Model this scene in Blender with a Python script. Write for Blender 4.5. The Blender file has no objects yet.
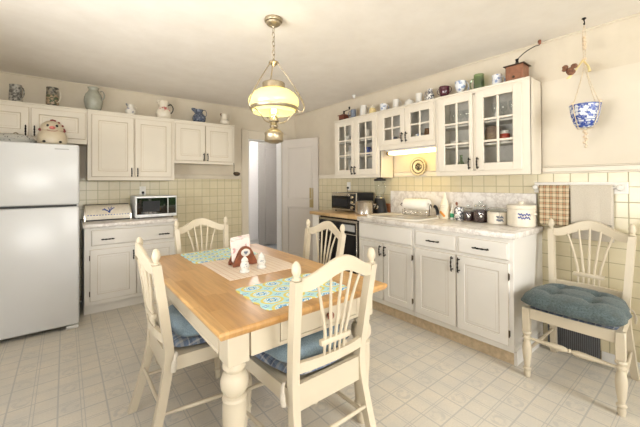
import bpy, bmesh, math, random
from mathutils import Vector, Matrix
random.seed(7)
PI = math.pi
scene = bpy.context.scene
COL = scene.collection
V = Vector

# ------------------------------------------------------------------ materials
def new_mat(name):
    m = bpy.data.materials.new(name); m.use_nodes = True
    nt = m.node_tree; nt.nodes.clear()
    out = nt.nodes.new('ShaderNodeOutputMaterial')
    b = nt.nodes.new('ShaderNodeBsdfPrincipled')
    nt.links.new(b.outputs[0], out.inputs[0])
    return m, nt, b, out

def val(nt, op, a, b=None, c=None, clamp=False):
    n = nt.nodes.new('ShaderNodeMath'); n.operation = op; n.use_clamp = clamp
    for i, x in enumerate((a, b, c)):
        if x is None: continue
        if isinstance(x, (int, float)): n.inputs[i].default_value = x
        else: nt.links.new(x, n.inputs[i])
    return n.outputs[0]

def mixc(nt, f, a, b, mode='MIX'):
    n = nt.nodes.new('ShaderNodeMix'); n.data_type = 'RGBA'; n.blend_type = mode
    for s, x in ((n.inputs[0], f), (n.inputs[6], a), (n.inputs[7], b)):
        if isinstance(x, (int, float)): s.default_value = x
        elif isinstance(x, tuple): s.default_value = (*x, 1)
        else: nt.links.new(x, s)
    return n.outputs[2]

def coords(nt, kind='Object'):
    t = nt.nodes.new('ShaderNodeTexCoord')
    s = nt.nodes.new('ShaderNodeSeparateXYZ')
    nt.links.new(t.outputs[kind], s.inputs[0])
    return t.outputs[kind], s.outputs[0], s.outputs[1], s.outputs[2]

def comb(nt, x, y, z=0.0):
    n = nt.nodes.new('ShaderNodeCombineXYZ')
    for i, q in enumerate((x, y, z)):
        if isinstance(q, (int, float)): n.inputs[i].default_value = q
        else: nt.links.new(q, n.inputs[i])
    return n.outputs[0]

def noise(nt, vec, scale, detail=3, rough=.55):
    n = nt.nodes.new('ShaderNodeTexNoise')
    n.inputs['Scale'].default_value = scale; n.inputs['Detail'].default_value = detail
    n.inputs['Roughness'].default_value = rough
    if vec is not None: nt.links.new(vec, n.inputs['Vector'])
    return n.outputs['Fac']

def ramp(nt, f, stops, const=False):
    n = nt.nodes.new('ShaderNodeValToRGB'); r = n.color_ramp
    r.interpolation = 'CONSTANT' if const else 'LINEAR'
    while len(r.elements) < len(stops): r.elements.new(.5)
    for e, (p, c) in zip(r.elements, stops):
        e.position = p; e.color = (*c, 1) if isinstance(c, tuple) else (c, c, c, 1)
    nt.links.new(f, n.inputs[0])
    return n.outputs[0]

def bump(nt, b, h, strength=.2, dist=.01):
    n = nt.nodes.new('ShaderNodeBump'); n.inputs['Strength'].default_value = strength
    n.inputs['Distance'].default_value = dist
    nt.links.new(h, n.inputs['Height']); nt.links.new(n.outputs[0], b.inputs['Normal'])

def setc(nt, b, c):
    if isinstance(c, tuple): b.inputs['Base Color'].default_value = (*c, 1)
    else: nt.links.new(c, b.inputs['Base Color'])

def plain(name, c, rough=.5, metal=0.0, spec=.5, var=.06, scale=30, coat=0.0):
    """a colour with a faint procedural mottling"""
    m, nt, b, o = new_mat(name)
    b.inputs['Roughness'].default_value = rough; b.inputs['Metallic'].default_value = metal
    b.inputs['Specular IOR Level'].default_value = spec
    b.inputs['Coat Weight'].default_value = coat
    v, x, y, z = coords(nt)
    f = noise(nt, v, scale)
    lo = tuple(max(0, k*(1-var)) for k in c); hi = tuple(min(1, k*(1+var)) for k in c)
    setc(nt, b, ramp(nt, f, [(.3, lo), (.7, hi)]))
    return m

def emis(name, c, s):
    m, nt, b, o = new_mat(name)
    b.inputs['Base Color'].default_value = (*c, 1)
    b.inputs['Emission Color'].default_value = (*c, 1); b.inputs['Emission Strength'].default_value = s
    return m

def glassy(name, tint=(1, 1, 1), gloss=.1, alpha=.0):
    m, nt, b, o = new_mat(name)
    tr = nt.nodes.new('ShaderNodeBsdfTransparent'); tr.inputs[0].default_value = (*tint, 1)
    gl = nt.nodes.new('ShaderNodeBsdfGlossy'); gl.inputs['Roughness'].default_value = .03
    lw = nt.nodes.new('ShaderNodeLayerWeight'); lw.inputs[0].default_value = .5
    mx = nt.nodes.new('ShaderNodeMixShader')
    f = val(nt, 'ADD', val(nt, 'MULTIPLY', val(nt, 'POWER', lw.outputs['Facing'], 4.0), .55), gloss, clamp=True)
    nt.links.new(f, mx.inputs[0]); nt.links.new(tr.outputs[0], mx.inputs[1]); nt.links.new(gl.outputs[0], mx.inputs[2])
    nt.links.new(mx.outputs[0], o.inputs[0])
    return m

M = {}
def painted(name, c, wear=(.45, .36, .25), amount=.55, rough=.42):
    m, nt, b, o = new_mat(name)
    b.inputs['Roughness'].default_value = rough
    v, x, y, z = coords(nt)
    n1 = noise(nt, v, 4, 2); n2 = noise(nt, v, 42, 6, .7)
    base = ramp(nt, n1, [(.3, tuple(k*.96 for k in c)), (.7, c)])
    sp = ramp(nt, n2, [(.70, 0.0), (.78, amount)])
    setc(nt, b, mixc(nt, sp, base, wear))
    return m
M['cream'] = painted('cream_paint', (.735, .675, .575), amount=.12)
M['white'] = painted('white_paint', (.755, .73, .685), amount=.35)
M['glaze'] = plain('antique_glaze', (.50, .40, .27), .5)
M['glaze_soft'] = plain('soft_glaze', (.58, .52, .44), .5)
M['chair'] = painted('ivory_chair_paint', (.625, .55, .42), amount=.10, rough=.38)
M['inside'] = plain('cabinet_inside', (.64, .62, .58), .6)
M['iron'] = plain('black_iron', (.025, .022, .02), .45, .6)
M['trim'] = plain('white_trim_paint', (.74, .725, .70), .4, var=.02)
M['door'] = plain('door_paint', (.62, .575, .525), .4, var=.02, scale=3)
M['ceil'] = None
M['fridge'] = plain('fridge_enamel', (.63, .635, .64), .26, var=.02, scale=2)
M['fridge_side'] = plain('fridge_side_enamel', (.62, .64, .66), .4, var=.02)
M['gasket'] = plain('dark_gasket', (.03, .03, .03), .6)
M['steel'] = plain('brushed_steel', (.62, .58, .53), .26, 1.0, var=.05, scale=60)
M['chrome'] = plain('chrome', (.75, .74, .72), .12, 1.0, var=.02)
M['black'] = plain('black_plastic', (.014, .014, .015), .45, spec=.3)
M['darkglass'] = plain('dark_glass', (.010, .010, .012), .08, spec=.4)
M['mwglass'] = plain('microwave_glass', (.008, .008, .009), .03, spec=1.0)
M['dimglass'] = plain('dim_oven_window', (.022, .022, .025), .22, spec=.25)
M['grey'] = plain('grey_plastic', (.40, .40, .40), .4)
M['silver'] = plain('silver_plastic', (.66, .66, .66), .3, .3)
M['brass'] = plain('aged_brass', (.40, .335, .235), .36, .85, var=.15, scale=40)
M['brightbrass'] = plain('bright_brass', (.70, .52, .22), .3, 1.0)
M['pane'] = glassy('window_pane', (.97, .97, .96), .02)
M['clear'] = glassy('clear_glass', (.93, .95, .95), .10)
M['greenglass'] = glassy('green_glass', (.55, .68, .48), .14)
M['purpleglass'] = plain('amethyst_glass', (.07, .012, .025), .06, spec=.8)
M['porc'] = plain('white_porcelain', (.70, .68, .635), .15, var=.02)
M['cer_cream'] = plain('cream_stoneware', (.74, .68, .57), .25, var=.05)
M['cer_grey'] = plain('grey_green_stoneware', (.37, .37, .31), .22, var=.12, scale=18)
M['cer_blue'] = None
M['walnut'] = plain('red_brown_wood', (.20, .06, .025), .4, var=.3, scale=25)
M['grindwood'] = plain('grinder_wood', (.25, .105, .055), .45, var=.2, scale=22)
M['grindwood_dark'] = plain('dark_grinder_wood', (.16, .045, .025), .45, var=.25, scale=22)
M['bronze'] = plain('dark_bronze', (.10, .075, .05), .4, .8)
M['rope'] = plain('natural_cord', (.60, .50, .36), .8, var=.2, scale=120)
M['bead'] = plain('wooden_bead', (.66, .53, .38), .5, var=.15)
M['straw'] = plain('dry_straw', (.72, .58, .28), .7, var=.15)
M['dried'] = plain('dried_flower_brown', (.20, .09, .05), .8, var=.4, scale=60)
M['paperwhite'] = plain('paper_towel', (.88, .86, .80), .8, var=.02)
M['bluedecal'] = plain('cobalt_blue_glaze', (.03, .07, .30), .3)
M['reddecal'] = plain('dark_red_glaze', (.22, .03, .03), .3)
M['pinkdecal'] = plain('rose_glaze', (.55, .16, .14), .3)
M['blackglaze'] = plain('black_glaze', (.02, .02, .02), .2)
M['beans'] = None
M['redmug'] = plain('red_glaze', (.40, .05, .03), .25)
M['bluemug'] = plain('blue_grey_glaze', (.16, .19, .25), .3, var=.15)
M['tealmug'] = plain('teal_glaze', (.10, .26, .26), .25)
M['brownmug'] = plain('brown_glaze', (.20, .10, .05), .25)
M['wicker'] = plain('dark_wicker', (.17, .12, .09), .7, var=.4, scale=90)
M['label'] = plain('label_white', (.84, .82, .76), .4, var=.02)
M['orange'] = plain('label_orange', (.75, .30, .04), .4)
M['greenlabel'] = plain('label_green', (.03, .30, .13), .4)
M['lotion'] = plain('lotion_bottle', (.82, .74, .58), .35, var=.03)
M['tan'] = plain('bare_wood_kick', (.58, .46, .31), .6, var=.15)
M['redwood'] = plain('reddish_wood', (.33, .13, .06), .5, var=.2)
M['hallfloor'] = plain('grey_hall_floor', (.30, .33, .35), .5)
M['hallgrey'] = plain('hall_door_paint', (.44, .415, .38), .45, var=.02)
M['hallwhite'] = plain('hall_wall_paint', (.86, .84, .83), .6, var=.02)
M['outlet'] = plain('outlet_ivory', (.80, .78, .72), .4)
M['ventdark'] = plain('register_dark', (.05, .05, .055), .5)
M['fin'] = plain('register_fin', (.17, .175, .19), .5, .2)
M['leaf'] = plain('hedge_leaf', (.06, .16, .03), .6, var=.5, scale=6)
M['grass'] = plain('lawn', (.10, .20, .05), .8)
M['foot'] = plain('pale_foot', (.70, .70, .68), .5)

def m_wall():
    m, nt, b, o = new_mat('plaster_wall'); b.inputs['Roughness'].default_value = .75
    v, x, y, z = coords(nt)
    n1 = noise(nt, v, 1.6, 4); n2 = noise(nt, v, 9, 5, .6)
    f = val(nt, 'ADD', val(nt, 'MULTIPLY', n1, .6), val(nt, 'MULTIPLY', n2, .4))
    setc(nt, b, ramp(nt, f, [(.35, (.605, .535, .425)), (.65, (.66, .59, .48))]))
    bump(nt, b, n2, .12, .01)
    return m
M['wall'] = m_wall()
def m_ceil():
    m, nt, b, o = new_mat('plaster_ceiling'); b.inputs['Roughness'].default_value = .8
    v, x, y, z = coords(nt)
    n2 = noise(nt, v, 6, 6, .6)
    setc(nt, b, ramp(nt, n2, [(.3, (.79, .74, .675)), (.7, (.84, .795, .735))]))
    bump(nt, b, n2, .15, .012)
    return m
M['ceil'] = m_ceil()

def m_tile(axis, off_h, off_z, s=.1085):
    m, nt, b, o = new_mat('wall_tile_' + axis); b.inputs['Roughness'].default_value = .22
    v, x, y, z = coords(nt)
    h = x if axis == 'x' else y
    a = val(nt, 'FRACT', val(nt, 'DIVIDE', val(nt, 'ADD', h, 50*s - off_h), s))
    c = val(nt, 'FRACT', val(nt, 'DIVIDE', val(nt, 'ADD', z, 50*s - off_z), s))
    g = .029
    def edge(q): return val(nt, 'MINIMUM', q, val(nt, 'SUBTRACT', 1.0, q))
    d = val(nt, 'MINIMUM', edge(a), edge(c))
    grout = val(nt, 'LESS_THAN', d, g)
    ia = val(nt, 'FLOOR', val(nt, 'DIVIDE', val(nt, 'ADD', h, 50*s - off_h), s))
    ic = val(nt, 'FLOOR', val(nt, 'DIVIDE', val(nt, 'ADD', z, 50*s - off_z), s))
    wn = nt.nodes.new('ShaderNodeTexWhiteNoise'); nt.links.new(comb(nt, ia, ic), wn.inputs['Vector'])
    tilec = ramp(nt, wn.outputs['Value'], [(0, (.61, .54, .365)), (1, (.655, .585, .41))])
    mott = noise(nt, v, 14, 4)
    tilec = mixc(nt, ramp(nt, mott, [(.5, 0.0), (.85, .3)]), tilec, (.76, .73, .58))
    setc(nt, b, mixc(nt, grout, tilec, (.38, .34, .22)))
    nt.links.new(val(nt, 'ADD', val(nt, 'MULTIPLY', grout, .5), .22), b.inputs['Roughness'])
    bump(nt, b, val(nt, 'MINIMUM', d, .05), .4, .02)
    return m
M['tileA'] = m_tile('x', -1.02, .912)
M['tileB'] = m_tile('y', -3.895, .947)

def m_floor():
    m, nt, b, o = new_mat('vinyl_floor'); b.inputs['Roughness'].default_value = .36
    v, x, y, z = coords(nt)
    s = .2305
    def cell(q, off): return val(nt, 'FRACT', val(nt, 'DIVIDE', val(nt, 'ADD', q, 60*s - off), s))
    fx = cell(x, -3.316); fy = cell(y, -.80)
    def near(q, p, w):
        d = val(nt, 'ABSOLUTE', val(nt, 'SUBTRACT', q, p))
        d = val(nt, 'MINIMUM', d, val(nt, 'SUBTRACT', 1.0, d))
        return val(nt, 'LESS_THAN', d, w)
    def lines(q):
        a = near(q, .0, .018); c = near(q, .465, .009); e = near(q, .535, .009)
        return val(nt, 'MAXIMUM', a, val(nt, 'MAXIMUM', c, e))
    lx, ly = lines(fx), lines(fy)
    lin = val(nt, 'MAXIMUM', lx, ly)
    n1 = noise(nt, v, 95, 5, .75); n2 = noise(nt, v, 5, 4); n3 = noise(nt, v, 24, 4, .7)
    base = ramp(nt, n1, [(.35, (.62, .565, .475)), (.65, (.71, .66, .575))])
    tint = ramp(nt, n2, [(.38, 0.0), (.62, .55)])
    base = mixc(nt, tint, base, (.55, .535, .495))
    # faint printed motif in alternate cells
    ring = val(nt, 'ABSOLUTE', val(nt, 'SUBTRACT', val(nt, 'SQRT', val(nt, 'ADD',
        val(nt, 'POWER', val(nt, 'SUBTRACT', fx, .25), 2.0), val(nt, 'POWER', val(nt, 'SUBTRACT', fy, .25), 2.0))), .14))
    mot = val(nt, 'MULTIPLY', val(nt, 'LESS_THAN', ring, .05), ramp(nt, n3, [(.42, 0.0), (.56, .55)]))
    base = mixc(nt, mot, base, (.46, .45, .425))
    setc(nt, b, mixc(nt, val(nt, 'MULTIPLY', lin, .62), base, (.37, .37, .365)))
    bump(nt, b, n1, .05, .004)
    return m
M['floor'] = m_floor()

def m_marble():
    m, nt, b, o = new_mat('marble_laminate'); b.inputs['Roughness'].default_value = .24
    v, x, y, z = coords(nt)
    n0 = noise(nt, v, 7, 8, .65)
    w = val(nt, 'ABSOLUTE', val(nt, 'SUBTRACT', n0, .5))
    veins = ramp(nt, w, [(0.0, (.58, .535, .50)), (.03, (.70, .66, .62)), (.10, (.80, .77, .735))])
    n1 = noise(nt, v, 26, 5)
    setc(nt, b, mixc(nt, ramp(nt, n1, [(.45, 0.0), (.8, .4)]), veins, (.66, .635, .605)))
    return m
M['marble'] = m_marble()

def m_wood(name, c1, c2, c3, pw=.055, pl=.55, along='y', rough=.28):
    m, nt, b, o = new_mat(name); b.inputs['Roughness'].default_value = rough
    v, x, y, z = coords(nt)
    a, c = (y, x) if along == 'y' else (x, y)
    row = val(nt, 'FLOOR', val(nt, 'DIVIDE', val(nt, 'ADD', c, 10.0), pw))
    w1 = nt.nodes.new('ShaderNodeTexWhiteNoise'); w1.noise_dimensions = '1D'; nt.links.new(row, w1.inputs['W'])
    idx = val(nt, 'FLOOR', val(nt, 'ADD', val(nt, 'DIVIDE', val(nt, 'ADD', a, 10.0), pl), w1.outputs['Value']))
    w2 = nt.nodes.new('ShaderNodeTexWhiteNoise'); nt.links.new(comb(nt, row, idx), w2.inputs['Vector'])
    g = noise(nt, comb(nt, val(nt, 'MULTIPLY', c, 55.0), val(nt, 'MULTIPLY', a, 3.5), val(nt, 'MULTIPLY', w2.outputs['Value'], 9.0)), 1.0, 4)
    base = ramp(nt, w2.outputs['Value'], [(0, c1), (.5, c2), (1, c3)])
    gr = ramp(nt, g, [(.35, .80), (.62, 1.0)])
    col = mixc(nt, 1.0, base, gr, 'MULTIPLY')
    setc(nt, b, col)
    return m
M['table'] = m_wood('honey_oak', (.50, .265, .085), (.575, .32, .115), (.65, .39, .155))
M['butcher'] = m_wood('butcher_block', (.46, .29, .13), (.56, .37, .18), (.62, .43, .23), .035, .3)

def stripes(nt, q, period, stops):
    f = val(nt, 'FRACT', val(nt, 'ADD', val(nt, 'DIVIDE', q, period), 40.0))
    return ramp(nt, f, stops, True)

def m_plaid(name, base, cols, period, ax=('y', 'z'), rough=.9):
    """woven plaid: the same sequence of stripes both ways, multiplied"""
    m, nt, b, o = new_mat(name); b.inputs['Roughness'].default_value = rough
    b.inputs['Specular IOR Level'].default_value = .15
    v, x, y, z = coords(nt); d = dict(x=x, y=y, z=z)
    s1 = stripes(nt, d[ax[0]], period, cols); s2 = stripes(nt, d[ax[1]], period, cols)
    c = mixc(nt, .5, s1, s2)
    w = noise(nt, v, 260, 2)
    c = mixc(nt, ramp(nt, w, [(.4, 0.0), (.7, .25)]), c, base)
    setc(nt, b, c); bump(nt, b, w, .2, .003)
    return m
M['towelplaid'] = m_plaid('plaid_towel', (.66, .55, .40), [(0, (.60, .50, .34)), (.26, (.05, .07, .035)), (.36, (.40, .20, .11)), (.66, (.05, .07, .035)), (.78, (.60, .50, .34))], .043)
M['padplaid'] = m_plaid('blue_plaid_pad', (.40, .42, .46), [(0, (.12, .16, .24)), (.30, (.50, .48, .45)), (.38, (.07, .09, .14)), (.55, (.20, .25, .33)), (.8, (.45, .44, .42))], .075, ('x', 'y'))

def m_cloth(name, c1, c2, scale=170, rough=.95, big=None):
    m, nt, b, o = new_mat(name); b.inputs['Roughness'].default_value = rough
    b.inputs['Specular IOR Level'].default_value = .1
    b.inputs['Sheen Weight'].default_value = .15
    v, x, y, z = coords(nt)
    n1 = noise(nt, v, scale, 4, .7)
    c = ramp(nt, n1, [(.3, c1), (.7, c2)])
    if big:
        n2 = noise(nt, v, 9, 3)
        c = mixc(nt, ramp(nt, n2, [(.55, 0.0), (.75, .6)]), c, big)
    setc(nt, b, c); bump(nt, b, n1, .3, .004)
    return m
M['cushion'] = m_cloth('grey_blue_velour', (.15, .21, .255), (.28, .365, .42))
M['cushion_teal'] = m_cloth('grey_teal_velour', (.045, .065, .068), (.135, .17, .175), 110, .95, (.07, .075, .062))
M['towelbeige'] = m_cloth('beige_terry', (.50, .45, .37), (.62, .57, .49), 220)

def m_mat_medallion():
    m, nt, b, o = new_mat('medallion_cloth'); b.inputs['Roughness'].default_value = .8
    b.inputs['Specular IOR Level'].default_value = .2
    v, x, y, z = coords(nt)
    def c(q, p): return val(nt, 'SUBTRACT', val(nt, 'FRACT', val(nt, 'ADD', val(nt, 'DIVIDE', q, p), 20.0)), .5)
    px, py = .124, .105
    def dist(ox, oy):
        a = c(val(nt, 'ADD', x, ox), px); d = c(val(nt, 'ADD', y, oy), py)
        ang = val(nt, 'ARCTAN2', d, a)
        r = val(nt, 'SQRT', val(nt, 'ADD', val(nt, 'MULTIPLY', a, a), val(nt, 'MULTIPLY', d, d)))
        return r, ang
    r, ang = dist(0.0, 0.0)
    pet = val(nt, 'MULTIPLY', val(nt, 'SINE', val(nt, 'MULTIPLY', ang, 6.0)), .035)
    rr = val(nt, 'ADD', r, pet)
    col = ramp(nt, rr, [(0, (.75, .72, .30)), (.05, (.80, .88, .88)), (.09, (.12, .38, .66)), (.19, (.76, .88, .88)), (.25, (.20, .50, .70)), (.285, (.82, .88, .84))], True)
    ring = val(nt, 'LESS_THAN', val(nt, 'ABSOLUTE', val(nt, 'SUBTRACT', r, .40)), .055)
    col = mixc(nt, val(nt, 'GREATER_THAN', r, .33), col, (.50, .76, .78))
    col = mixc(nt, ring, col, (.74, .66, .20))
    r2, a2 = dist(px/2, py/2)
    rr2 = val(nt, 'ADD', r2, val(nt, 'MULTIPLY', val(nt, 'SINE', val(nt, 'MULTIPLY', a2, 4.0)), .03))
    col = mixc(nt, val(nt, 'LESS_THAN', rr2, .11), col, (.14, .42, .68))
    col = mixc(nt, val(nt, 'LESS_THAN', rr2, .05), col, (.78, .86, .86))
    setc(nt, b, col)
    return m
M['medallion'] = m_mat_medallion()

def m_mat_woven():
    m, nt, b, o = new_mat('woven_check_mat'); b.inputs['Roughness'].default_value = .9
    v, x, y, z = coords(nt)
    s = .036
    def e(q):
        f = val(nt, 'FRACT', val(nt, 'ADD', val(nt, 'DIVIDE', q, s), 40.0))
        return val(nt, 'LESS_THAN', f, .20)
    g = val(nt, 'ADD', val(nt, 'MULTIPLY', e(x), .5), val(nt, 'MULTIPLY', e(y), .5))
    w = noise(nt, v, 200, 2)
    col = mixc(nt, g, (.78, .66, .54), (.60, .40, .27))
    col = mixc(nt, ramp(nt, w, [(.4, 0.0), (.7, .3)]), col, (.84, .76, .66))
    setc(nt, b, col); bump(nt, b, val(nt, 'SUBTRACT', 1.0, g), .5, .003)
    return m
M['woven'] = m_mat_woven()

def m_spot(name, base, spot, scale, th=.52, soft=.06, rough=.25, use='noise'):
    m, nt, b, o = new_mat(name); b.inputs['Roughness'].default_value = rough
    v, x, y, z = coords(nt)
    if use == 'noise':
        f = noise(nt, v, scale, 3)
    else:
        n = nt.nodes.new('ShaderNodeTexVoronoi'); n.inputs['Scale'].default_value = scale
        nt.links.new(v, n.inputs['Vector']); f = n.outputs['Distance']
    setc(nt, b, ramp(nt, f, [(th - soft, base), (th + soft, spot)]))
    return m
M['cer_blue'] = m_spot('blue_mottled_glaze', (.045, .06, .11), (.22, .25, .30), 55, .55)
M['bluewhite'] = m_spot('blue_white_ware', (.80, .80, .80), (.06, .12, .40), 34, .53, .03)
M['bowlblue'] = m_spot('blue_painted_bowl', (.66, .68, .72), (.035, .07, .30), 44, .50, .04)
M['bluewhite_soft'] = m_spot('soft_blue_ware', (.74, .75, .77), (.22, .30, .48), 26, .56, .05)
M['flowerware'] = m_spot('blue_sprig_ware', (.76, .73, .66), (.10, .12, .24), 22, .62, .03)
M['pewter'] = m_spot('embossed_pewter', (.10, .095, .085), (.40, .385, .35), 40, .5, .08, .35)
M['stein'] = m_spot('painted_stein', (.28, .25, .19), (.06, .055, .05), 28, .52, .06, .3)
M['steinrelief'] = m_spot('stein_relief', (.08, .10, .05), (.42, .30, .20), 40, .5, .05, .4)
M['zebra'] = m_spot('zebra_jar', (.82, .80, .76), (.06, .06, .08), 60, .50, .015, .3)
M['beans'] = m_spot('dark_beans', (.30, .19, .18), (.028, .009, .012), 95, .30, .10, .35, 'v')
M['mosaic'] = m_spot('mosaic_tray', (.52, .51, .47), (.14, .14, .13), 60, .60, .03, .2)
M['napkin'] = m_spot('printed_napkin', (.80, .72, .68), (.56, .30, .30), 30, .60, .06, .8)
M['platepattern'] = m_spot('transfer_plate', (.50, .44, .30), (.03, .026, .022), 80, .43, .05, .3)
M['platecream'] = plain('plate_cream', (.60, .53, .38), .2)
M['jarcream'] = m_spot('cookie_jar_glaze', (.50, .42, .30), (.58, .50, .37), 12, .5, .2, .3)

def m_shade():
    m, nt, b, o = new_mat('lamp_shade_glass')
    d = nt.nodes.new('ShaderNodeBsdfDiffuse'); d.inputs[0].default_value = (.84, .80, .44, 1)
    t = nt.nodes.new('ShaderNodeBsdfTranslucent'); t.inputs[0].default_value = (.90, .80, .34, 1)
    g = nt.nodes.new('ShaderNodeBsdfGlossy'); g.inputs['Roughness'].default_value = .12
    e = nt.nodes.new('ShaderNodeEmission'); e.inputs[0].default_value = (1.0, .85, .36, 1); e.inputs[1].default_value = .16
    m1 = nt.nodes.new('ShaderNodeMixShader'); m1.inputs[0].default_value = .5
    m2 = nt.nodes.new('ShaderNodeMixShader'); m2.inputs[0].default_value = .06
    a = nt.nodes.new('ShaderNodeAddShader')
    L = nt.links.new
    L(d.outputs[0], m1.inputs[1]); L(t.outputs[0], m1.inputs[2]); L(m1.outputs[0], m2.inputs[1]); L(g.outputs[0], m2.inputs[2])
    L(m2.outputs[0], a.inputs[0]); L(e.outputs[0], a.inputs[1]); L(a.outputs[0], o.inputs[0])
    return m
M['shade'] = m_shade()
M['tube'] = emis('fluorescent_tube', (1.0, .72, .24), 8.0)
M['bulb'] = emis('warm_bulb', (1.0, .88, .62), 3.0)
M['panel'] = plain('smooth_wall_panel', (.665, .60, .495), .6, var=.04, scale=3)
M['casing'] = plain('beige_casing_paint', (.66, .595, .49), .5, var=.03, scale=4)

# ------------------------------------------------------------------ geometry helper
class MB:
    def __init__(s, mat=None):
        s.bm = bmesh.new(); s.M = mat or Matrix.Identity(4)
    def _v(s, co): return s.bm.verts.new(s.M @ V(co))
    def box(s, x0, x1, y0, y1, z0, z1, bev=0.0, m=0, seg=1, R=None):
        x0, x1 = sorted((x0, x1)); y0, y1 = sorted((y0, y1)); z0, z1 = sorted((z0, z1))
        c = [(x0,y0,z0),(x1,y0,z0),(x1,y1,z0),(x0,y1,z0),(x0,y0,z1),(x1,y0,z1),(x1,y1,z1),(x0,y1,z1)]
        if R is not None: c = [R @ V(q) for q in c]
        v = [s._v(q) for q in c]
        fs = [s.bm.faces.new([v[i] for i in f]) for f in ((3,2,1,0),(4,5,6,7),(0,1,5,4),(1,2,6,5),(2,3,7,6),(3,0,4,7))]
        for f in fs: f.material_index = m
        if bev > 0:
            es = list({e for f in fs for e in f.edges})
            r = bmesh.ops.bevel(s.bm, geom=es, offset=bev, segments=seg, affect='EDGES', profile=.5)
            for f in r['faces']: f.material_index = m
        return s
    def lathe(s, prof, c=(0,0,0), seg=20, axis='z', m=0, cap=True, sx=1.0, sy=1.0):
        rings = []
        for r, h in prof:
            ring = []
            for i in range(seg):
                a = 2*PI*i/seg; p = (r*sx*math.cos(a), r*sy*math.sin(a), h)
                if axis == 'x': p = (p[2], p[0], p[1])
                elif axis == 'y': p = (p[1], p[2], p[0])
                ring.append(s._v((p[0]+c[0], p[1]+c[1], p[2]+c[2])))
            rings.append(ring)
        for a, b in zip(rings, rings[1:]):
            for i in range(seg):
                j = (i+1) % seg
                f = s.bm.faces.new((a[i], a[j], b[j], b[i])); f.material_index = m
        if cap:
            if prof[0][0] > 1e-6: s.bm.faces.new(rings[0][::-1]).material_index = m
            if prof[-1][0] > 1e-6: s.bm.faces.new(rings[-1]).material_index = m
        return s
    def tube(s, pts, rad, seg=8, m=0, closed=False, flat=1.0):
        pts = [V(p) for p in pts]; n = len(pts)
        rad = rad if isinstance(rad, (list, tuple)) else [rad]*n
        rings = []; up = None
        for i, p in enumerate(pts):
            if closed: t = (pts[(i+1) % n] - pts[i-1]).normalized()
            else: t = (pts[min(i+1, n-1)] - pts[max(i-1, 0)]).normalized()
            if up is None:
                up = V((0,0,1)) if abs(t.z) < .9 else V((0,1,0))
            a = t.cross(up)
            if a.length < 1e-5: a = t.cross(V((1,0,0)))
            a.normalize(); b = a.cross(t).normalized(); up = b
            rings.append([s._v(p + a*rad[i]*math.cos(2*PI*k/seg) + b*rad[i]*flat*math.sin(2*PI*k/seg)) for k in range(seg)])
        R = list(zip(rings, rings[1:])) + ([(rings[-1], rings[0])] if closed else [])
        for a, b in R:
            for i in range(seg):
                j = (i+1) % seg
                s.bm.faces.new((a[j], a[i], b[i], b[j])).material_index = m
        if not closed:
            s.bm.faces.new(rings[0]).material_index = m; s.bm.faces.new(rings[-1][::-1]).material_index = m
        return s
    def ball(s, c, r, seg=12, m=0, sc=(1,1,1)):
        k = max(6, seg//2+1)
        prof = [(max(1e-7, math.sin(PI*i/k))*r, -math.cos(PI*i/k)*r*sc[2]) for i in range(k+1)]
        prof[0] = (1e-5, prof[0][1]); prof[-1] = (1e-5, prof[-1][1])
        return s.lathe(prof, c, seg, m=m, sx=sc[0], sy=sc[1])
    def prism(s, outline, d0, d1, axis='y', m=0, bev=0.0):
        """outline: 2D points; axis y -> (x,z); axis x -> (y,z); axis z -> (x,y)"""
        def p3(a, b, d):
            return {'y': (a, d, b), 'x': (d, a, b), 'z': (a, b, d)}[axis]
        A = [s._v(p3(a, b, d0)) for a, b in outline]; B = [s._v(p3(a, b, d1)) for a, b in outline]
        n = len(A); fs = [s.bm.faces.new(A), s.bm.faces.new(B[::-1])]
        for i in range(n):
            j = (i+1) % n
            fs.append(s.bm.faces.new((A[j], A[i], B[i], B[j])))
        for f in fs: f.material_index = m
        if bev:
            es = list({e for f in fs[:2] for e in f.edges})
            bmesh.ops.bevel(s.bm, geom=es, offset=bev, segments=1, affect='EDGES')
        return s
    def strip(s, A, B, m=0):
        a = [s._v(p) for p in A]; b = [s._v(p) for p in B]
        for i in range(len(a)-1):
            s.bm.faces.new((a[i], a[i+1], b[i+1], b[i])).material_index = m
        return s
    def grid(s, fn, nu, nv, m=0):
        g = [[s._v(fn(i/nu, j/nv)) for j in range(nv+1)] for i in range(nu+1)]
        for i in range(nu):
            for j in range(nv):
                s.bm.faces.new((g[i][j], g[i+1][j], g[i+1][j+1], g[i][j+1])).material_index = m
        return s
    def rings(s, rect_list, mats, capm=0, back=None):
        """rect_list of (u0,u1,v0,v1,n): nested rectangles bridged, last one capped"""
        prev = None
        for k, (u0, u1, v0, v1, n) in enumerate(rect_list):
            r = [s._v(q) for q in ((u0,v0,n),(u1,v0,n),(u1,v1,n),(u0,v1,n))]
            if prev:
                for i in range(4):
                    j = (i+1) % 4
                    s.bm.faces.new((prev[i], prev[j], r[j], r[i])).material_index = mats[k-1]
            else: s.bm.faces.new(r[::-1]).material_index = mats[0]
            prev = r
        s.bm.faces.new(prev).material_index = capm
        return s
    def build(s, name, mats, parent=None, world=True, sharp=38, solid=0.0, sub=0):
        bm = s.bm
        if not isinstance(mats, (list, tuple)): mats = [mats]
        if parent is not None and world:
            r = parent
            while r.parent is not None: r = r.parent
            bmesh.ops.translate(bm, vec=-r.location, verts=bm.verts)
        bmesh.ops.recalc_face_normals(bm, faces=bm.faces)
        ca = math.radians(sharp)
        for f in bm.faces: f.smooth = True
        for e in bm.edges:
            if len(e.link_faces) == 2 and e.calc_face_angle(0) > ca: e.smooth = False
        me = bpy.data.meshes.new(name); bm.to_mesh(me); bm.free()
        for m in mats: me.materials.append(m)
        o = bpy.data.objects.new(name, me); COL.objects.link(o)
        if parent is not None: o.parent = parent
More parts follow.
